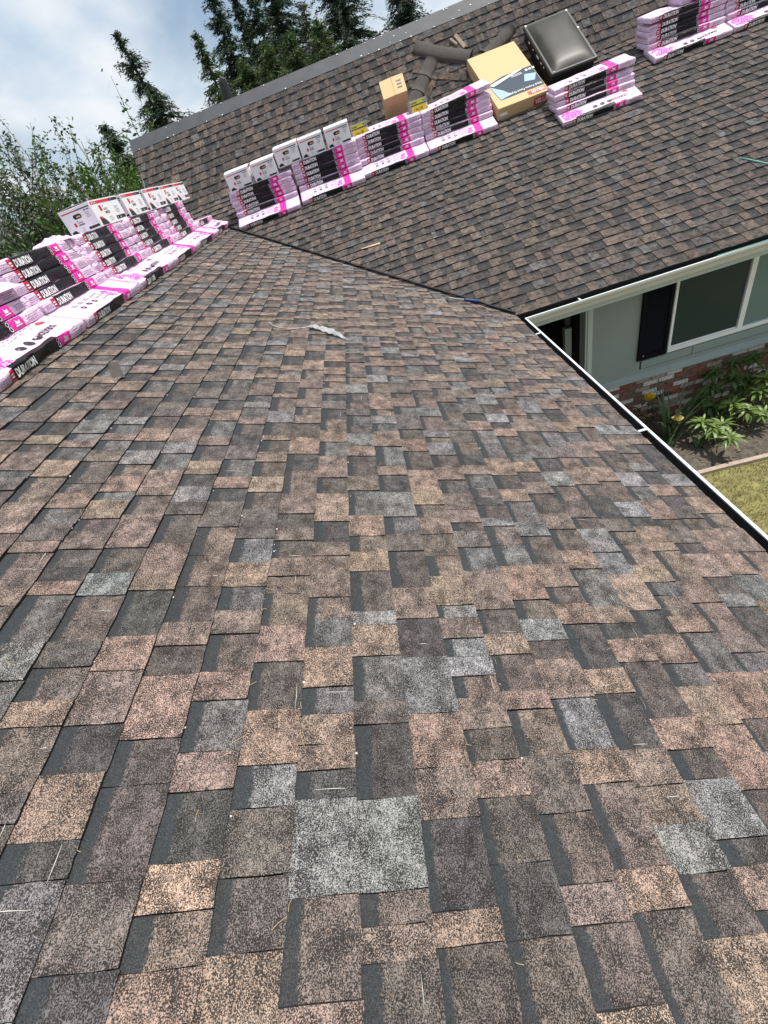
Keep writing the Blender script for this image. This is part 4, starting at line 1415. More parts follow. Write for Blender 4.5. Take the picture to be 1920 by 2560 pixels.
P_([(.47, .045), (VW - .02, .045), (VW - .02, .125), (.47, .125)], 0)
p.add([(VW - .035 - q[0], .112 - q[1], VH + lift + .0012) for q in V], F, 1)
p.add([(.03, -.0015, .045), (.14, -.0015, .045), (.14, -.0015, .085), (.03, -.0015, .085)], [(0, 1, 2, 3)], 1)
p.obj('red_label', [M['velux_red'], M['white_ink']], t)['kind'] = 'stuff'
lf = MBuf()
Q = lambda pts, m, l: lf.add([(x, y, VH + l) for x, y in pts], [tuple(range(len(pts)))], m)
Q([(.10, .16), (VW - .012, .16), (VW - .012, .66), (.30, .66), (.06, .58)], 0, .006)
Q([(.10, .16), (.06, .52), (.20, .34), (.27, .20)], 1, .0075)
Q([(.52, .36), (.66, .32), (.73, .46), (.58, .52)], 1, .0075)
Q([(.06, .555), (.12, .50), (.60, .655), (.50, .662)], 2, .008)
V2, F2 = text_mesh('Black Frame Fixed Skylight', .058, .012, .82)
lf.add([(VW - .03 - q[0], .228 - q[1], VH + .0085) for q in V2], F2, 2)
for k in range(3): Q([(.62 + .05 * k, .575), (.655 + .05 * k, .575), (.655 + .05 * k, .615), (.62 + .05 * k, .615)], 2, .008)
for k in range(2): Q([(.40, .55 + .03 * k), (.56, .55 + .03 * k), (.56, .56 + .03 * k), (.40, .56 + .03 * k)], 2, .008)
lf.obj('leaflet', [M['sheet_dark'], M['sheet_blue'], M['white_ink']], t)


# ------------------------------------------------------------------ old ridge cap pieces left on the slope
def arch_piece(b, A, B_, wA, wB, rise, seed, bend=0.0, n=12, segs=8, thick=.007, w0=.008):
    r = random.Random(seed)
    A = Vector(A); B_ = Vector(B_)
    dv = (B_ - A); per = Vector((-dv.y, dv.x)).normalized()
    rows = []
    for k in range(segs + 1):
        t_ = k / segs
        c = A + dv * t_ + per * bend * math.sin(math.pi * t_)
        wd = wA + (wB - wA) * t_
        jt = r.uniform(-.004, .004)
        row = []
        for i in range(n + 1):
            a = math.pi * i / n
            off = -math.cos(a) * wd / 2
            q = c + per * off
            row.append((q.x, q.y, w0 + rise * math.sin(a) ** .8 + jt * math.sin(a)))
        rows.append(row)
    V = [p for row in rows for p in row]
    m_ = n + 1
    F = [(k * m_ + i, k * m_ + i + 1, (k + 1) * m_ + i + 1, (k + 1) * m_ + i) for k in range(segs) for i in range(n)]
    V2 = [(x, y, max(.004, z - thick)) for x, y, z in V]
    N_ = len(V)
    F2 = [tuple(N_ + i for i in q[::-1]) for q in F]
    F3 = [(i, i + 1, N_ + i + 1, N_ + i) for i in range(n)] + [(segs * m_ + i + 1, segs * m_ + i, N_ + segs * m_ + i, N_ + segs * m_ + i + 1) for i in range(n)]
    F3 += [(k * m_, N_ + k * m_, N_ + (k + 1) * m_, (k + 1) * m_) for k in range(segs)] + [(k * m_ + n, (k + 1) * m_ + n, N_ + (k + 1) * m_ + n, N_ + k * m_ + n) for k in range(segs)]
    b.add(V + V2, F + F2 + F3)


def rp(n, label, mat4=None):
    t = empty(n, label, 'ridge cap', 'old ridge cap pieces on the far slope')
    t.matrix_world = MU
    return t


t = rp('ridge_cap', 'long curved grey ridge cap piece lying across the far slope')
b = MBuf(); arch_piece(b, (1.57, 1.20), (2.33, .68), .23, .22, .065, 1, bend=-.03, segs=10); b.obj('cap_shell', M['cap'], t, smooth=True)
t = rp('ridge_cap', 'row of overlapping grey cap shingles running down towards the brown carton')
ca, cb2 = Vector((1.76, .86)), Vector((1.13, .10))
for k in range(4):
    b = MBuf()
    a = ca.lerp(cb2, k / 4 - .02); e = ca.lerp(cb2, (k + 1) / 4 + .05)
    arch_piece(b, (a.x, a.y), (e.x, e.y), .20, .235, .055, 5 + k, segs=4, w0=.010 + .008 * (3 - k)); b.obj('cap_shingle', M['cap'], t, smooth=True)
t = rp('ridge_cap', 'grey ridge cap piece half hidden behind the large flat box')
b = MBuf(); arch_piece(b, (3.03, .86), (2.55, .60), .18, .20, .06, 9, segs=6); b.obj('cap_shell', M['cap'], t, smooth=True)


def strip(A, B_, w, label, seed, npc):
    """a run of loose shingle pieces lying end to end"""
    r = random.Random(seed)
    A = Vector(A); B_ = Vector(B_); L_ = (B_ - A).length; ang = math.atan2(B_.y - A.y, B_.x - A.x)
    t = empty('shingle_strip', label, 'shingle strip', 'loose shingle strips by the old caps', on_slope(MU, A.x, A.y, ang, .010))
    x = 0.0
    for k in range(npc):
        l_ = L_ / npc
        c = Cells()
        tooth = k % 2 == 0
        V = [(x + .002, -w / 2, .004), (x + l_ - .002, -w / 2, .004), (x + l_ - .002, w / 2, .001), (x + .002, w / 2, .001)]
        hgt = .008 if tooth else .006
        V8 = V + [(p[0], p[1], p[2] + hgt) for p in V]
        c.add(V8, [(0, 3, 2, 1), (4, 5, 6, 7), (0, 1, 5, 4), (1, 2, 6, 5), (2, 3, 7, 6), (3, 0, 4, 7)], tuple(q * .9 for q in pick(TEETH if r.random() < .6 else LOWS, r)), [(.2, 0, .8)] * 8)
        link('shingle', c.mesh('shingle'), t)
        x += l_


strip((1.70, .64), (2.20, .38), .11, 'loose shingle strip running from the caps towards the flat box', 4, 5)
strip((1.34, .12), (1.79, .66), .10, 'loose shingle strip alongside the row of cap shingles', 5, 5)
strip((1.45, .86), (1.62, .78), .12, 'short shingle scrap left of the long curved cap', 6, 2)
b = MBuf(); b.bbox((-.03, -.14, 0), (.03, .14, .020), .004)
o = b.obj('wood_block', M['wood']); o.matrix_world = on_slope(MU, 2.25, 1.0, .32, .011)
tag(o, 'weathered grey wooden board lying above the long curved cap', 'board')
b = MBuf(); b.bbox((-.02, -.075, 0), (.02, .075, .03), .004)
o = b.obj('wood_block', M['wood']); o.matrix_world = on_slope(MU, 2.155, 1.02, .5, .011)
tag(o, 'short pale wooden offcut beside the weathered board', 'offcut')

# ------------------------------------------------------------------ small things on the shingles
def ribbon_sheet(name, pts, widths, label, cat, seed):
    r = random.Random(seed)
    b = MBuf()
    n = 5
    P = [Vector(p) for p in pts]
    m_ = 7
    for k, p in enumerate(P):
        tdir = (P[min(k + 1, len(P) - 1)] - P[max(k - 1, 0)]).normalized()
        per = Vector((-tdir.y, tdir.x, 0)).normalized()
        for i in range(m_):
            a = i / (m_ - 1) - .5
            w_ = .010 + abs(math.sin(i * 2.1 + k * 1.3)) * .018 * min(1, widths[k] / .03) + r.uniform(0, .006)
            q = p + per * (a * widths[k] * 2 * (1 + r.uniform(-.15, .15)))
            b.v.append((q.x, q.y, w_))
    b.f = [(k * m_ + i, k * m_ + i + 1, (k + 1) * m_ + i + 1, (k + 1) * m_ + i) for k in range(len(P) - 1) for i in range(m_ - 1)]
    b.m = [0] * len(b.f)
    o = b.obj(name, M['plastic'], smooth=False); o.matrix_world = MA
    tag(o, label, cat)


def smooth_path(pts, n):
    out = []
    P = [Vector((p[0], p[1], 0)) for p in pts]
    P = [P[0]] + P + [P[-1]]
    for k in range(1, len(P) - 2):
        for j in range(n):
            t_ = j / n
            a, b_, c, d_ = P[k - 1], P[k], P[k + 1], P[k + 2]
            out.append(.5 * ((2 * b_) + (-a + c) * t_ + (2 * a - 5 * b_ + 4 * c - d_) * t_ ** 2 + (-a + 3 * b_ - 3 * c + d_) * t_ ** 3))
    out.append(P[-2])
    return out


sp_ = smooth_path([(3.74, .93 / CS), (3.66, .88 / CS), (3.63, .80 / CS), (3.66, .72 / CS), (3.72, .63 / CS), (3.70, .55 / CS), (3.62, .45 / CS), (3.51, .36 / CS)], 4)
wds = [.007 if k < 16 else .009 + .036 * math.sin(min(1, (k - 16) / 11) * math.pi) ** .7 + .004 for k in range(len(sp_))]
ribbon_sheet('plastic_strip', sp_, wds, 'crumpled clear white plastic strip lying on the near slope', 'plastic strip', 8)

hm = empty('hammer', 'hammer with a blue rubber grip lying near the valley', 'hammer', None, on_slope(MA, 5.17, -.86 / CS, math.radians(-90), .012))
# local x runs down the slope towards the grip
b = MBuf(); b.tube([(-.16, 0, .018), (0, 0, .018), (.05, .002, .018)], [.009, .010, .011], 8); b.obj('shaft', M['steel'], hm)
b = MBuf(); b.tube([(.03, .001, .018), (.06, .002, .019), (.12, 0, .019), (.20, -.002, .019), (.215, -.002, .018)], [.012, .017, .015, .019, .014], 8); b.obj('grip', M['blue'], hm, smooth=True)
b = MBuf(); b.tube([(-.165, -.055, .018), (-.165, -.03, .018), (-.165, .02, .018), (-.155, .05, .022), (-.135, .085, .014)], [.015, .016, .014, .010, .003], 8); b.obj('hammer_head', M['steel'], hm)

b = MBuf(); b.bbox((-.13, -.016, 0), (.13, .016, .010), .003)
b.v = [(x, y * (1 if x > 0 else .45), z) for x, y, z in b.v]
o = b.obj('wood_chip', M['chip']); o.matrix_world = on_slope(MB, .06, 6.665 / CS, math.radians(-4), .012)
tag(o, 'pale splinter of wood lying on the far slope above the valley', 'wood splinter')

b = MBuf()
n = 8
for j in range(3):
    for i in range(n + 1):
        a = i / n
        b.v.append((a * .16 - .08, (j - 1) * .035 * (1 - a * .3), .012 + .028 * a ** 2))
b.f = [(j * (n + 1) + i, j * (n + 1) + i + 1, (j + 1) * (n + 1) + i + 1, (j + 1) * (n + 1) + i) for j in range(2) for i in range(n)]; b.m = [0] * len(b.f)
o = b.obj('shingle_scrap', M['cap']); o.matrix_world = on_slope(MA, 2.56, 1.60 / CS, .5, 0)
tag(o, 'small curled grey shingle scrap below the nearest pink stack', 'scrap')

hp = [Vector(MB @ Vector((u, y / CS, .018))) for u, y in ((4.33, 5.95), (4.37, 5.90), (4.44, 5.80), (4.56, 5.62), (4.72, 5.35), (4.80, 5.05))]
hp += [Vector((4.84, 4.78, zg + .02)), Vector((5.05, 4.745, zg + .012)), Vector((6.5, 4.75, zg + .012))]
b = MBuf(); b.tube(smooth_path([(0, 0)], 1) and hp, .0085, 8)
o = b.obj('garden_hose', M['hose'], smooth=True)
tag(o, 'thin green hose lying on the far slope and over its gutter', 'hose')
b = MBuf(); b.tube([(3.42, LIPY + .012, zg + .009), (3.8, LIPY + .004, zg + .0085), (4.4, LIPY + .002, zg + .0085), (5.0, LIPY + .004, zg + .0085), (6.0, LIPY + .002, zg + .0085)], .0045, 6)
o = b.obj('cord', M['hose']); tag(o, 'thin green cord lying along the white lip of the far gutter', 'cord')


def gutter_debris():
    r = random.Random(44)
    b = MBuf()
    for _ in range(150):
        y = r.uniform(.3, 4.8) ; x = LIPX - r.uniform(.03, .09)
        s_ = r.uniform(.004, .016)
        b.box((-s_, -s_ * .25, 0), (s_, s_ * .25, .002), 0, Matrix.Translation((x, y, zg - .075)) @ Matrix.Rotation(r.uniform(0, 6.28), 4, 'Z') @ Matrix.Rotation(r.uniform(-.4, .4), 4, 'Y'))
    tag(b.obj('gutter_debris', M['straw']), 'dry needles and bits lying in the near gutter', 'debris', kind='stuff')


gutter_debris()


def litter():
    r = random.Random(15)
    b = MBuf()
    for _ in range(90):
        k = r.randrange(-9, 18)
        v = A_EAVE_V + (k + 9) * EXPO + (r.uniform(-.02, .0) if r.random() < .7 else r.uniform(0, EXPO))
        u = abs(r.gauss(0, 1.6)) + .02
        if u > 7: continue
        L_ = r.uniform(.012, .05); a = r.uniform(-.6, .6) + (1.57 if r.random() < .4 else 0)
        z = .0095
        pts = [(u, v, z), (u + L_ * .5 * math.cos(a), v + L_ * .5 * math.sin(a) + r.uniform(-.004, .004), z + r.uniform(0, .004)), (u + L_ * math.cos(a), v + L_ * math.sin(a), z)]
        b.tube(pts, .0005, 3, 0, cap=False)
    for _ in range(260):
        k = r.randrange(0, 27)
        v = A_EAVE_V + k * EXPO - r.uniform(.0, .012)
        u = r.uniform(-.3, 6.5); v = v if r.random() < .3 else A_EAVE_V + r.randrange(13, 27) * EXPO - r.uniform(.0, .010)
        s = r.uniform(.0008, .0026)
        b.box((u - s, v - s, .006), (u + s * 1.3, v + s, .006 + s * 1.5), 1)
    for _ in range(90):                                 # frayed pale fibres along side cuts
        v = A_EAVE_V + r.randrange(0, 24) * EXPO + r.uniform(0, .05); u = abs(r.gauss(0, 1.3))
        L_ = r.uniform(.02, .09)
        a = 0 if r.random() < .55 else 1.57
        p0 = Vector((u, v, .0085)); p1 = p0 + Vector((math.cos(a), math.sin(a), 0)) * L_
        m0 = (p0 + p1) / 2 + Vector((r.uniform(-.002, .002), r.uniform(-.002, .002), .001))
        b.tube([p0, m0, p1], [.0003, .0007, .0002], 3, 1, cap=False)
    o = b.obj('roof_litter', [M['straw'], M['pebble']]); o.matrix_world = MA
    tag(o, 'scattered dry needles and white grit on the near slope', 'litter', kind='stuff')


litter()

# ------------------------------------------------------------------ garden plants
def leaf_mesh(name, L_, w, mats, droop=.25, fold=.25, n=4):
    b = MBuf()
    for k in range(n + 1):
        t_ = k / n
        ww = w * math.sin(math.pi * min(1, (t_ * .92 + .06))) ** .8
        x = L_ * t_; z = -droop * L_ * t_ * t_ + .06 * L_ * math.sin(t_ * 3)
        b.v += [(x, -ww, z + fold * ww), (x, 0, z), (x, ww, z + fold * ww)]
    b.f = []
    for k in range(n):
        for i in (0, 1): b.f.append((k * 3 + i, (k + 1) * 3 + i, (k + 1) * 3 + i + 1, k * 3 + i + 1))
    b.m = [0] * len(b.f)
    return b.mesh(name, mats, True)


LF = [leaf_mesh('leaf', .175, .023, M['rhodo'], .30), leaf_mesh('leaf', .15, .022, M['rhodo'], .45), leaf_mesh('leaf', .19, .025, M['rhodo'], .15)]
LFD = [leaf_mesh('leaf', .175, .024, M['rhodo_shaded'], .30), leaf_mesh('leaf', .155, .024, M['rhodo_shaded'], .5)]


def rhodo(x, y, tips, label, seed, dark=False):
    r = random.Random(seed)
    base = Vector((x, y, .03))
    t = empty('rhododendron', label, 'shrub', 'leafy shrubs in the flower bed', Matrix.Translation(base))
    st = MBuf()
    for (tx, ty, tz, ndl) in tips:
        tip = Vector((tx, ty, tz)) - base
        mid = Vector((tip.x * .45 + r.uniform(-.03, .03), tip.y * .45, tip.z * .55))
        st.tube([(0, 0, -.03), mid * .5, mid, tip], [.010, .008, .006, .004], 5)
        for ring, (cnt, el, sc_) in enumerate(((7, .55, .75), (9, .12, 1.0), (6, -.25, .9))):
            a0 = r.uniform(0, 6.28)
            for k in range(min(cnt, ndl)):
                a = a0 + 6.28 * k / cnt + r.uniform(-.2, .2)
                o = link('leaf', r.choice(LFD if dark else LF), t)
                o.matrix_local = Matrix.Translation(tip - Vector((0, 0, .018 * ring))) @ Matrix.Rotation(a, 4, 'Z') @ Matrix.Rotation(-el + r.uniform(-.18, .18), 4, 'Y') @ Matrix.Rotation(r.uniform(-.4, .4), 4, 'X') @ Matrix.Scale(sc_ * r.uniform(.8, 1.1), 4)
    st.obj('stem', M['stem'], t)


rhodo(3.66, 4.42, [(3.56, 4.43, .32, 9), (3.62, 4.20, .30, 9), (3.74, 4.52, .26, 9), (3.50, 4.56, .36, 8)], 'bright green leafy shrub in the sun, closest to the lawn', 1)
rhodo(4.20, 4.62, [(4.05, 4.56, .36, 9), (4.26, 4.72, .46, 9), (4.20, 4.48, .30, 9), (4.42, 4.62, .42, 9), (4.38, 4.82, .56, 9), (3.96, 4.72, .38, 8), (4.56, 4.74, .52, 9)], 'sunlit leafy shrub at the right edge of the picture', 2)
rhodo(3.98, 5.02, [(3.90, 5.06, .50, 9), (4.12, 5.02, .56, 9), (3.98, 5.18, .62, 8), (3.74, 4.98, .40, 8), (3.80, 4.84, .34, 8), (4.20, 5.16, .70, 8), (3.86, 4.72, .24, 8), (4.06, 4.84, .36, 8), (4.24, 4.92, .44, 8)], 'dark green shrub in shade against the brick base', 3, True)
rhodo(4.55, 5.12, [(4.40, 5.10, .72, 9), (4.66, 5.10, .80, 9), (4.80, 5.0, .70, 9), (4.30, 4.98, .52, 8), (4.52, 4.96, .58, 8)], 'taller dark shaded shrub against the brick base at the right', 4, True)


def blade_plant(x, y, n, hgt, label, seed, spread=.5):
    r = random.Random(seed)
    t = empty('iris', label, 'iris', None, Matrix.Translation((x, y, .03)))
    for k in range(n):
        b = MBuf(); a = r.uniform(0, 6.28); L_ = hgt * r.uniform(.55, 1.1); w = r.uniform(.014, .026); lean = r.uniform(.1, spread); droop = r.uniform(0, .7)
        c, s = math.cos(a), math.sin(a)
        pa = a + r.uniform(.8, 2.2)
        ox, oy = r.uniform(-.06, .06), r.uniform(-.05, .05)
        N_ = 6
        for i in range(N_ + 1):
            t_ = i / N_; ww = w * (1 - t_ ** 2.5) + .001
            rr_ = L_ * (lean * t_ + droop * .5 * t_ ** 3); zz = L_ * (t_ - droop * .35 * t_ ** 3)
            px_, py_ = ox + c * rr_, oy + s * rr_
            b.v += [(px_ - math.cos(pa) * ww, py_ - math.sin(pa) * ww, zz), (px_ + math.cos(pa) * ww, py_ + math.sin(pa) * ww, zz)]
        b.f = [(2 * i, 2 * i + 1, 2 * i + 3, 2 * i + 2) for i in range(N_)]; b.m = [0] * N_
        b.obj('leaf', M['iris'], t, smooth=True)


blade_plant(3.28, 4.80, 34, .80, 'clump of sword shaped iris leaves below the yellow rose', 5)
blade_plant(3.12, 4.60, 12, .36, 'low tuft of iris leaves beside the near gutter', 8, .8)
blade_plant(3.45, 4.44, 8, .26, 'sparse drooping iris leaves alone on bare soil', 9, .9)


def flower(parent, pos, mat_, seed, R0=.045, n=13):
    r = random.Random(seed)
    fl = empty('flower', None, None, parent=parent)
    fl.location = pos
    pm = MBuf()
    for k in range(n):
        a = k * 2.4; ring = k / n
        rad = R0 * (.25 + .75 * ring); tilt = 1.25 - 1.0 * ring
        b = MBuf()
        w = R0 * .75
        for i in range(4):
            t_ = i / 3
            q = Matrix.Rotation(a, 4, 'Z') @ Vector((rad * .3 + rad * t_ * math.cos(tilt * (1 - .3 * t_)), 0, R0 * 1.1 * t_ * math.sin(tilt)))
            pv = Matrix.Rotation(a, 4, 'Z') @ Vector((0, 1, 0))
            ww = w * (.35 + .65 * math.sin(math.pi * (.15 + .62 * t_)))
            b.v += [tuple(q - pv * ww + Vector((0, 0, .006))), tuple(q), tuple(q + pv * ww + Vector((0, 0, .006)))]
        b.f = [(3 * i + j, 3 * i + j + 3, 3 * i + j + 4, 3 * i + j + 1) for i in range(3) for j in (0, 1)]; b.m = [0] * len(b.f)
        b.obj('petal', mat_, fl, smooth=True)


RL = leaf_mesh('leaf', .05, .016, M['rose_leaf'], .3)
t = empty('rose_bush', 'thin rose bush with one yellow bloom against the brick base', 'rose', None, Matrix.Translation((3.06, 5.06, .03)))
st = MBuf(); rr = random.Random(6)
tops = [(.02, -.02, .56), (-.16, .02, .48), (.14, -.05, .40), (-.08, -.10, .34), (.05, -.16, .46)]
for k, tp_ in enumerate(tops):
    tv = Vector(tp_); st.tube([(0, 0, -.03), tv * .4 + Vector((.02, .01, .04)), tv], [.007, .005, .003], 5)
    for q in range(11):
        p_ = tv * rr.uniform(.45, 1.0) + Vector((rr.uniform(-.05, .05), rr.uniform(-.05, .05), rr.uniform(-.02, .03)))
        o = link('leaf', RL, t); o.matrix_local = Matrix.Translation(p_) @ Matrix.Rotation(rr.uniform(0, 6.28), 4, 'Z') @ Matrix.Rotation(rr.uniform(-.6, .4), 4, 'Y') @ Matrix.Scale(rr.uniform(.8, 1.3), 4)
st.obj('stem', M['stem'], t)
flower(t, (.02, -.02, .565), M['petal'], 3, .062)
t = empty('rose_bush', 'low rose with a faded pale yellow bloom among iris leaves', 'rose', None, Matrix.Translation((3.20, 4.66, .03)))
st = MBuf(); st.tube([(0, 0, -.03), (.02, -.01, .2), (.03, -.02, .40)], [.005, .004, .003], 5); st.obj('stem', M['stem'], t)
for q in range(9):
    o = link('leaf', RL, t); o.matrix_local = Matrix.Translation((.02 + rr.uniform(-.06, .06), rr.uniform(-.06, .05), rr.uniform(.1, .38))) @ Matrix.Rotation(rr.uniform(0, 6.28), 4, 'Z') @ Matrix.Rotation(rr.uniform(-.6, .4), 4, 'Y') @ Matrix.Scale(1.2, 4)
flower(t, (.03, -.02, .40), M['petal_pale'], 4, .060, 9)


# ------------------------------------------------------------------ neighbour's house on the left
nh = empty('neighbour_house', 'low neighbouring house with grey roof and buff brick chimney beyond the trees', 'house', None, Matrix.Translation((-16.1, 25, 0)))
b = MBuf(); b.box((-9, -2.6, 0), (6, 5, 3.6)); b.obj('wall', M['siding'], nh)
b = MBuf(); zt = OZ + .60; b.add([(-10, -3.4, 3.5), (7, -3.4, 3.5), (7, 1.0, zt), (-10, 1.0, zt), (7, 5.6, 3.4), (-10, 5.6, 3.4)], [(0, 1, 2, 3), (3, 2, 4, 5)]); b.obj('roof', M['neigh_roof'], nh)
ch = empty('chimney', None, None, parent=nh); ch.location = (0, .2, 0); ch.rotation_euler = (0, 0, math.radians(42))
b = MBuf(); b.box((-.20, -.20, 4.2), (.20, .20, OZ + .93)); b.obj('chimney_core', M['mortar'], ch)
bm_ = MBuf(); bm_.bbox((-.208, -.208, 0), (.208, .208, .085), .004); bmm = bm_.mesh('brick', M['neigh_brick'])
for k in range(7):
    o = link('brick', bmm, ch); o.location = (0, 0, OZ + .22 + .10 * k)
b = MBuf(); b.bbox((-.235, -.235, OZ + .93), (.235, .235, OZ + 1.08), .01); b.obj('chimney_cap', mat('cap_concrete', (.50, .50, .46), .9), ch)


# ------------------------------------------------------------------ trees
def quads_mesh(name, C, D1, D2, mats):
    """diamond quads: centre C, half axes D1, D2 (N,3)"""
    n = len(C)
    V = np.stack([C - D1, C + D2, C + D1, C - D2], 1).reshape(-1, 3)
    return fast_mesh(name, V, np.arange(n * 4).reshape(-1, 4), mats)


def conifer(x, y, hgt, rad, seed, material, label, lean=(0, 0), dens=1.0, start=.12, droop=.35, power=.85, gap=0.0, group='conifers behind the roofs'):
    r = np.random.RandomState(seed)
    t = empty('conifer', label, 'tree', group, Matrix.Translation((x, y, 0)))
    tb = MBuf()
    pts = [(lean[0] * (k / 6) ** 1.4, lean[1] * (k / 6) ** 1.4, hgt * k / 6) for k in range(7)]
    tb.tube(pts, [rad * .055 * (1 - k / 6.3) + .015 for k in range(7)], 7)
    Cs, D1s, D2s = [], [], []
    z = start
    lv = int(hgt * 5.5 * dens)
    for k in range(lv):
        f_ = start + (1 - start) * (k + r.uniform(0, 1)) / lv
        reach = rad * ((1 - f_) ** power) * r.uniform(.55, 1.15) + .12
        nb_ = max(3, int(5 * dens))
        for q in range(nb_):
            if r.rand() < gap: continue
            a = r.uniform(0, 6.283); rc = reach * r.uniform(.55, 1.12)
            cx, cy = lean[0] * f_ ** 1.4, lean[1] * f_ ** 1.4
            up = r.uniform(-.05, .25) if f_ < .85 else r.uniform(.2, .7)
            m_ = max(5, int(rc * 16))
            tt = np.sort(r.uniform(.08, 1.0, m_))
            px = cx + np.cos(a) * rc * tt; py = cy + np.sin(a) * rc * tt
            pz = f_ * hgt + rc * (up * tt - droop * tt ** 2)
            if m_ >= 4 and rc > .5:
                tb.tube([(cx, cy, f_ * hgt), (cx + math.cos(a) * rc * .5, cy + math.sin(a) * rc * .5, f_ * hgt + rc * (up * .5 - droop * .25)), (cx + math.cos(a) * rc, cy + math.sin(a) * rc, f_ * hgt + rc * (up - droop))], [.028, .018, .006], 3, cap=False)
            for rep in range(5 if f_ > .42 else 2):
                s = r.uniform(.06, .15, m_) * (1 if f_ > .42 else 1.7) * (1.15 - .55 * tt)
                an = a + r.normal(0, .75, m_)
                C = np.stack([px + r.normal(0, .08, m_), py + r.normal(0, .08, m_), pz + r.normal(-.05, .06, m_)], 1)
                dz = r.uniform(-.75, .12, m_)
                D1 = np.stack([np.cos(an) * s, np.sin(an) * s, dz * s], 1)
                bn = r.uniform(0, 6.283, m_)
                w = s * r.uniform(.16, .30, m_)
                D2 = np.stack([-np.sin(an) * w * np.cos(bn), np.cos(an) * w * np.cos(bn), np.sin(bn) * w], 1)
                Cs.append(C); D1s.append(D1); D2s.append(D2)
    tb.obj('trunk', M['bark'], t)
    link('crown', quads_mesh('crown', np.concatenate(Cs), np.concatenate(D1s), np.concatenate(D2s), material), t)


def tpos(dx, dz, y): return dx * y, y, dz * y + OZ


x, y, h = tpos(-.258, .222, 30)
conifer(x, y, h, 5.6, 1, M['needle_dark'], 'lone leaning conifer with bare one-sided top left of the far roof', lean=(-.62, 0), dens=1.1, power=.95, gap=.15)
conifer(-.158 * 27, 27, .190 * 27 + OZ, 3.2, 2, M['needle_mid'], 'slender drooping conifer at the left end of the tall group', lean=(-.2, 0), dens=1.1, droop=.7, gap=.12)
conifer(-.118 * 30, 30, .236 * 30 + OZ, 4.3, 3, M['needle_dark'], 'tall dark conifer with ragged top, second in the tall group', lean=(-.2, 0), dens=1.15)
conifer(-.092 * 32, 32, .222 * 32 + OZ, 3.8, 4, M['needle_dark'], 'thin dark spire conifer, third in the tall group', dens=1.1, gap=.1)
conifer(-.066 * 28, 28, .212 * 28 + OZ, 3.4, 5, M['needle_dark'], 'narrow conifer with open top, fourth in the tall group', dens=1.1, gap=.2)
conifer(-.034 * 31, 31, .245 * 31 + OZ, 4.8, 6, M['needle_dark'], 'broad dark conifer in the middle of the tall group', dens=1.25)
conifer(.004 * 27, 27, .172 * 27 + OZ, 3.0, 7, M['needle_pale'], 'pale green slim conifer right of the broad dark one', dens=1.0, droop=.6, gap=.15)
conifer(.060 * 30, 30, .245 * 30 + OZ, 4.8, 8, M['needle_dark'], 'dense dark conifer at the right end of the tall group', dens=1.3, power=.75)
conifer(.150 * 33, 33, .200 * 33 + OZ, 4.4, 9, M['needle_dark'], 'dark conifer at the top edge above the ridge', dens=1.2)
for k, (dx, dz, y_, rr_, mm) in enumerate([(-.150, .128, 24, 2.6, 'needle_mid'), (-.112, .142, 25, 2.8, 'needle_mid'), (-.070, .150, 24, 2.6, 'needle_mid'), (-.030, .150, 25, 2.8, 'needle_mid'), (.018, .150, 24, 2.6, 'needle_mid')]):
    conifer(dx * y_, y_, dz * y_ + OZ, rr_, 20 + k, M[mm], ['first', 'second', 'third', 'fourth', 'fifth'][k] + ' from left of the short bushy conifers rising just behind the ridge', dens=1.2, start=.2, power=.6)
conifer(-.368 * 22, 22, .138 * 22 + OZ, 2.6, 40, M['needle_dark'], 'dark pointed conifer behind the left corner of the far roof', dens=1.5, power=.8)
conifer(-.345 * 24, 24, .088 * 24 + OZ, 2.6, 41, M['needle_dark'], 'shorter dark conifer touching the left corner of the far roof', dens=1.3, power=.7)


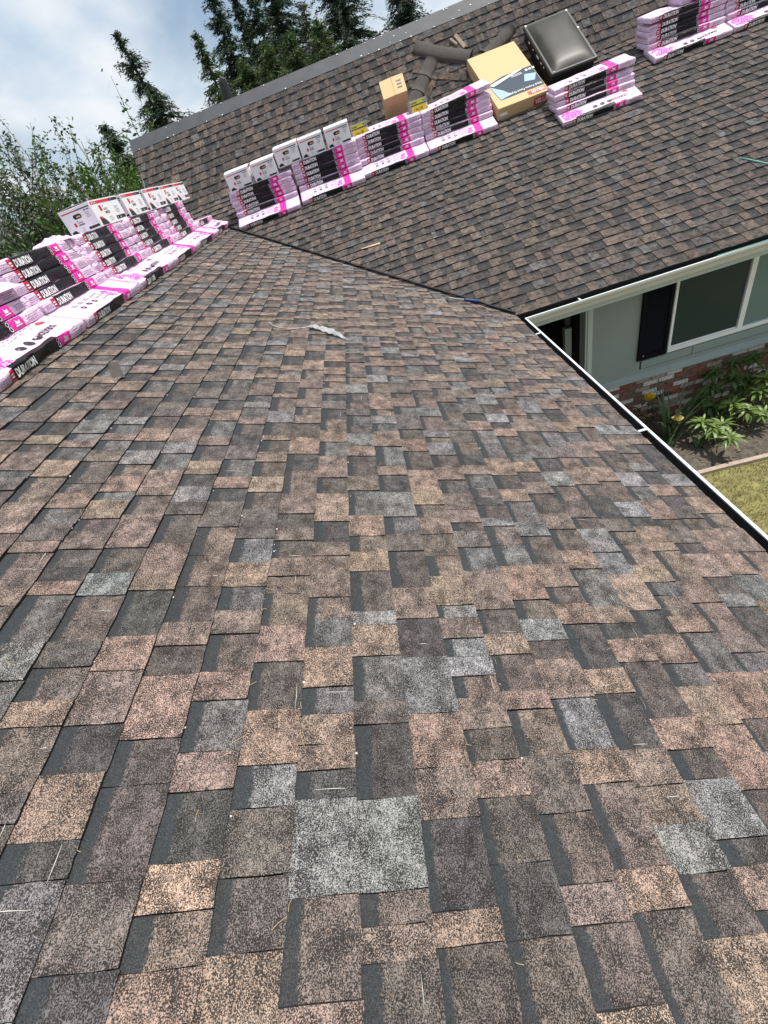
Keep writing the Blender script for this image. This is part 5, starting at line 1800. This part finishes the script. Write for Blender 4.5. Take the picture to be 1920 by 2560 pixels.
def broadleaf(x, y, base_h, seed, label, leaf, bark, twigs, hgt, spread, leaf_n, leaf_s, lean=(0, 0), lfrac=(.35, 1.0), bottom=.2, wild=.35):
    """limbs fan out from the base, fork twice, and carry leaves along the outer twigs"""
    r = np.random.RandomState(seed)
    t = empty('broadleaf_tree', label, 'tree', None, Matrix.Translation((x, y, 0)))
    tb = MBuf(); L = []
    tb.tube([(0, 0, 0), (lean[0] * .1, lean[1] * .1, base_h)], [.16, .12], 7)
    ends = []
    for k in range(twigs):
        a = r.uniform(0, 6.283); el = r.uniform(.0, 1.0) ** .8
        d = np.array([math.cos(a) * spread * el, math.sin(a) * spread * el, 1.0 - .35 * el]) + np.array([lean[0], lean[1], 0]) / max(.1, hgt)
        Ltot = (hgt - base_h) * r.uniform(.6, 1.0)
        p = np.array([lean[0] * .1, lean[1] * .1, base_h * r.uniform(.6, 1.0)])
        pts = [p.copy()]
        dd = d / np.linalg.norm(d)
        for s in range(5):
            dd = dd + r.normal(0, wild * .3, 3); dd /= np.linalg.norm(dd)
            p = p + dd * Ltot / 5; pts.append(p.copy())
        tb.tube([tuple(q) for q in pts], [.045, .036, .027, .019, .012, .005], 4, cap=False)
        for s in range(2, 6):
            for _ in range(3):
                q0 = pts[s - 1] + (pts[s] - pts[s - 1]) * r.rand()
                d2 = dd + r.normal(0, .55, 3); d2 /= np.linalg.norm(d2)
                l2 = Ltot * r.uniform(.12, .30)
                q1 = q0 + d2 * l2 * .5 + r.normal(0, .03, 3); q2 = q1 + (d2 + r.normal(0, .25, 3)) * l2 * .5
                tb.tube([tuple(q0), tuple(q1), tuple(q2)], [.012, .008, .003], 3, cap=False)
                for j in range(leaf_n):
                    f_ = r.uniform(lfrac[0], lfrac[1])
                    c = q0 + (q1 - q0) * min(1, f_ * 2) + (q2 - q1) * max(0, f_ * 2 - 1)
                    L.append(c + r.normal(0, leaf_s * .9, 3))
    L = np.array(L); n = len(L)
    a = r.uniform(0, 6.283, n); e = r.uniform(-.9, .6, n); s = leaf_s * r.uniform(.55, 1.15, n)
    D1 = np.stack([np.cos(a) * np.cos(e) * s, np.sin(a) * np.cos(e) * s, np.sin(e) * s], 1)
    b_ = r.uniform(0, 6.283, n); w = s * .48
    D2 = np.stack([-np.sin(a) * w * np.cos(b_), np.cos(a) * w * np.cos(b_), np.sin(b_) * w], 1)
    tb.obj('trunk', bark, t)
    link('crown', quads_mesh('crown', L, D1, D2, leaf), t)


Y1 = 13.0
broadleaf(-.50 * Y1, Y1, 1.6, 51, 'tall open tree with bare silvery twigs and sparse small leaves', M['leaf_grey'], M['bark_silver'], 52, .205 * Y1 + OZ, .62, 46, .044, lfrac=(.5, 1.0))
broadleaf(-.60 * Y1, Y1 - .5, 1.5, 52, 'silvery twigged tree at the left edge of the picture', M['leaf_grey'], M['bark_silver'], 44, .19 * Y1 + OZ, .6, 46, .044, lfrac=(.4, 1.0))
for k, (dx_, y_, top_, sp_w, n_l, mm, lab) in enumerate([
        (-.405, 12.2, .128, .50, 40, 'leaf_green', 'bushy bright green tree beside the silvery twigged tree'),
        (-.47, 11.6, .040, .70, 40, 'leaf_green', 'dense green bush below the silvery twigs'),
        (-.54, 11.2, .060, .75, 42, 'leaf_grey', 'dark green bush above the nearest pink stack'),
        (-.63, 12.0, .110, .60, 38, 'leaf_grey', 'dark leafy bush at the far left edge of the picture'),
        (-.37, 14.0, .075, .55, 40, 'leaf_grey', 'dark green bush filling the gap left of the far roof'),
        (-.44, 15.5, .095, .60, 40, 'leaf_grey', 'leafy green tree seen through the silvery twigs'),
        (-.52, 16.5, .105, .60, 40, 'leaf_green', 'leafy green tree at the back behind the silvery twigs')]):
    broadleaf(dx_ * y_, y_, 1.0, 53 + k, lab, M[mm], M['bark'], 90, top_ * y_ + OZ, sp_w, n_l, .060, lfrac=(.05, 1.0), wild=.5)
broadleaf(-.70 * 27, 27, 1.5, 66, 'dark purple leaved tree behind the buff chimney', M['leaf_purple'], M['bark'], 80, .070 * 27 + OZ, .9, 34, .11, lfrac=(.1, 1.0), wild=.5)
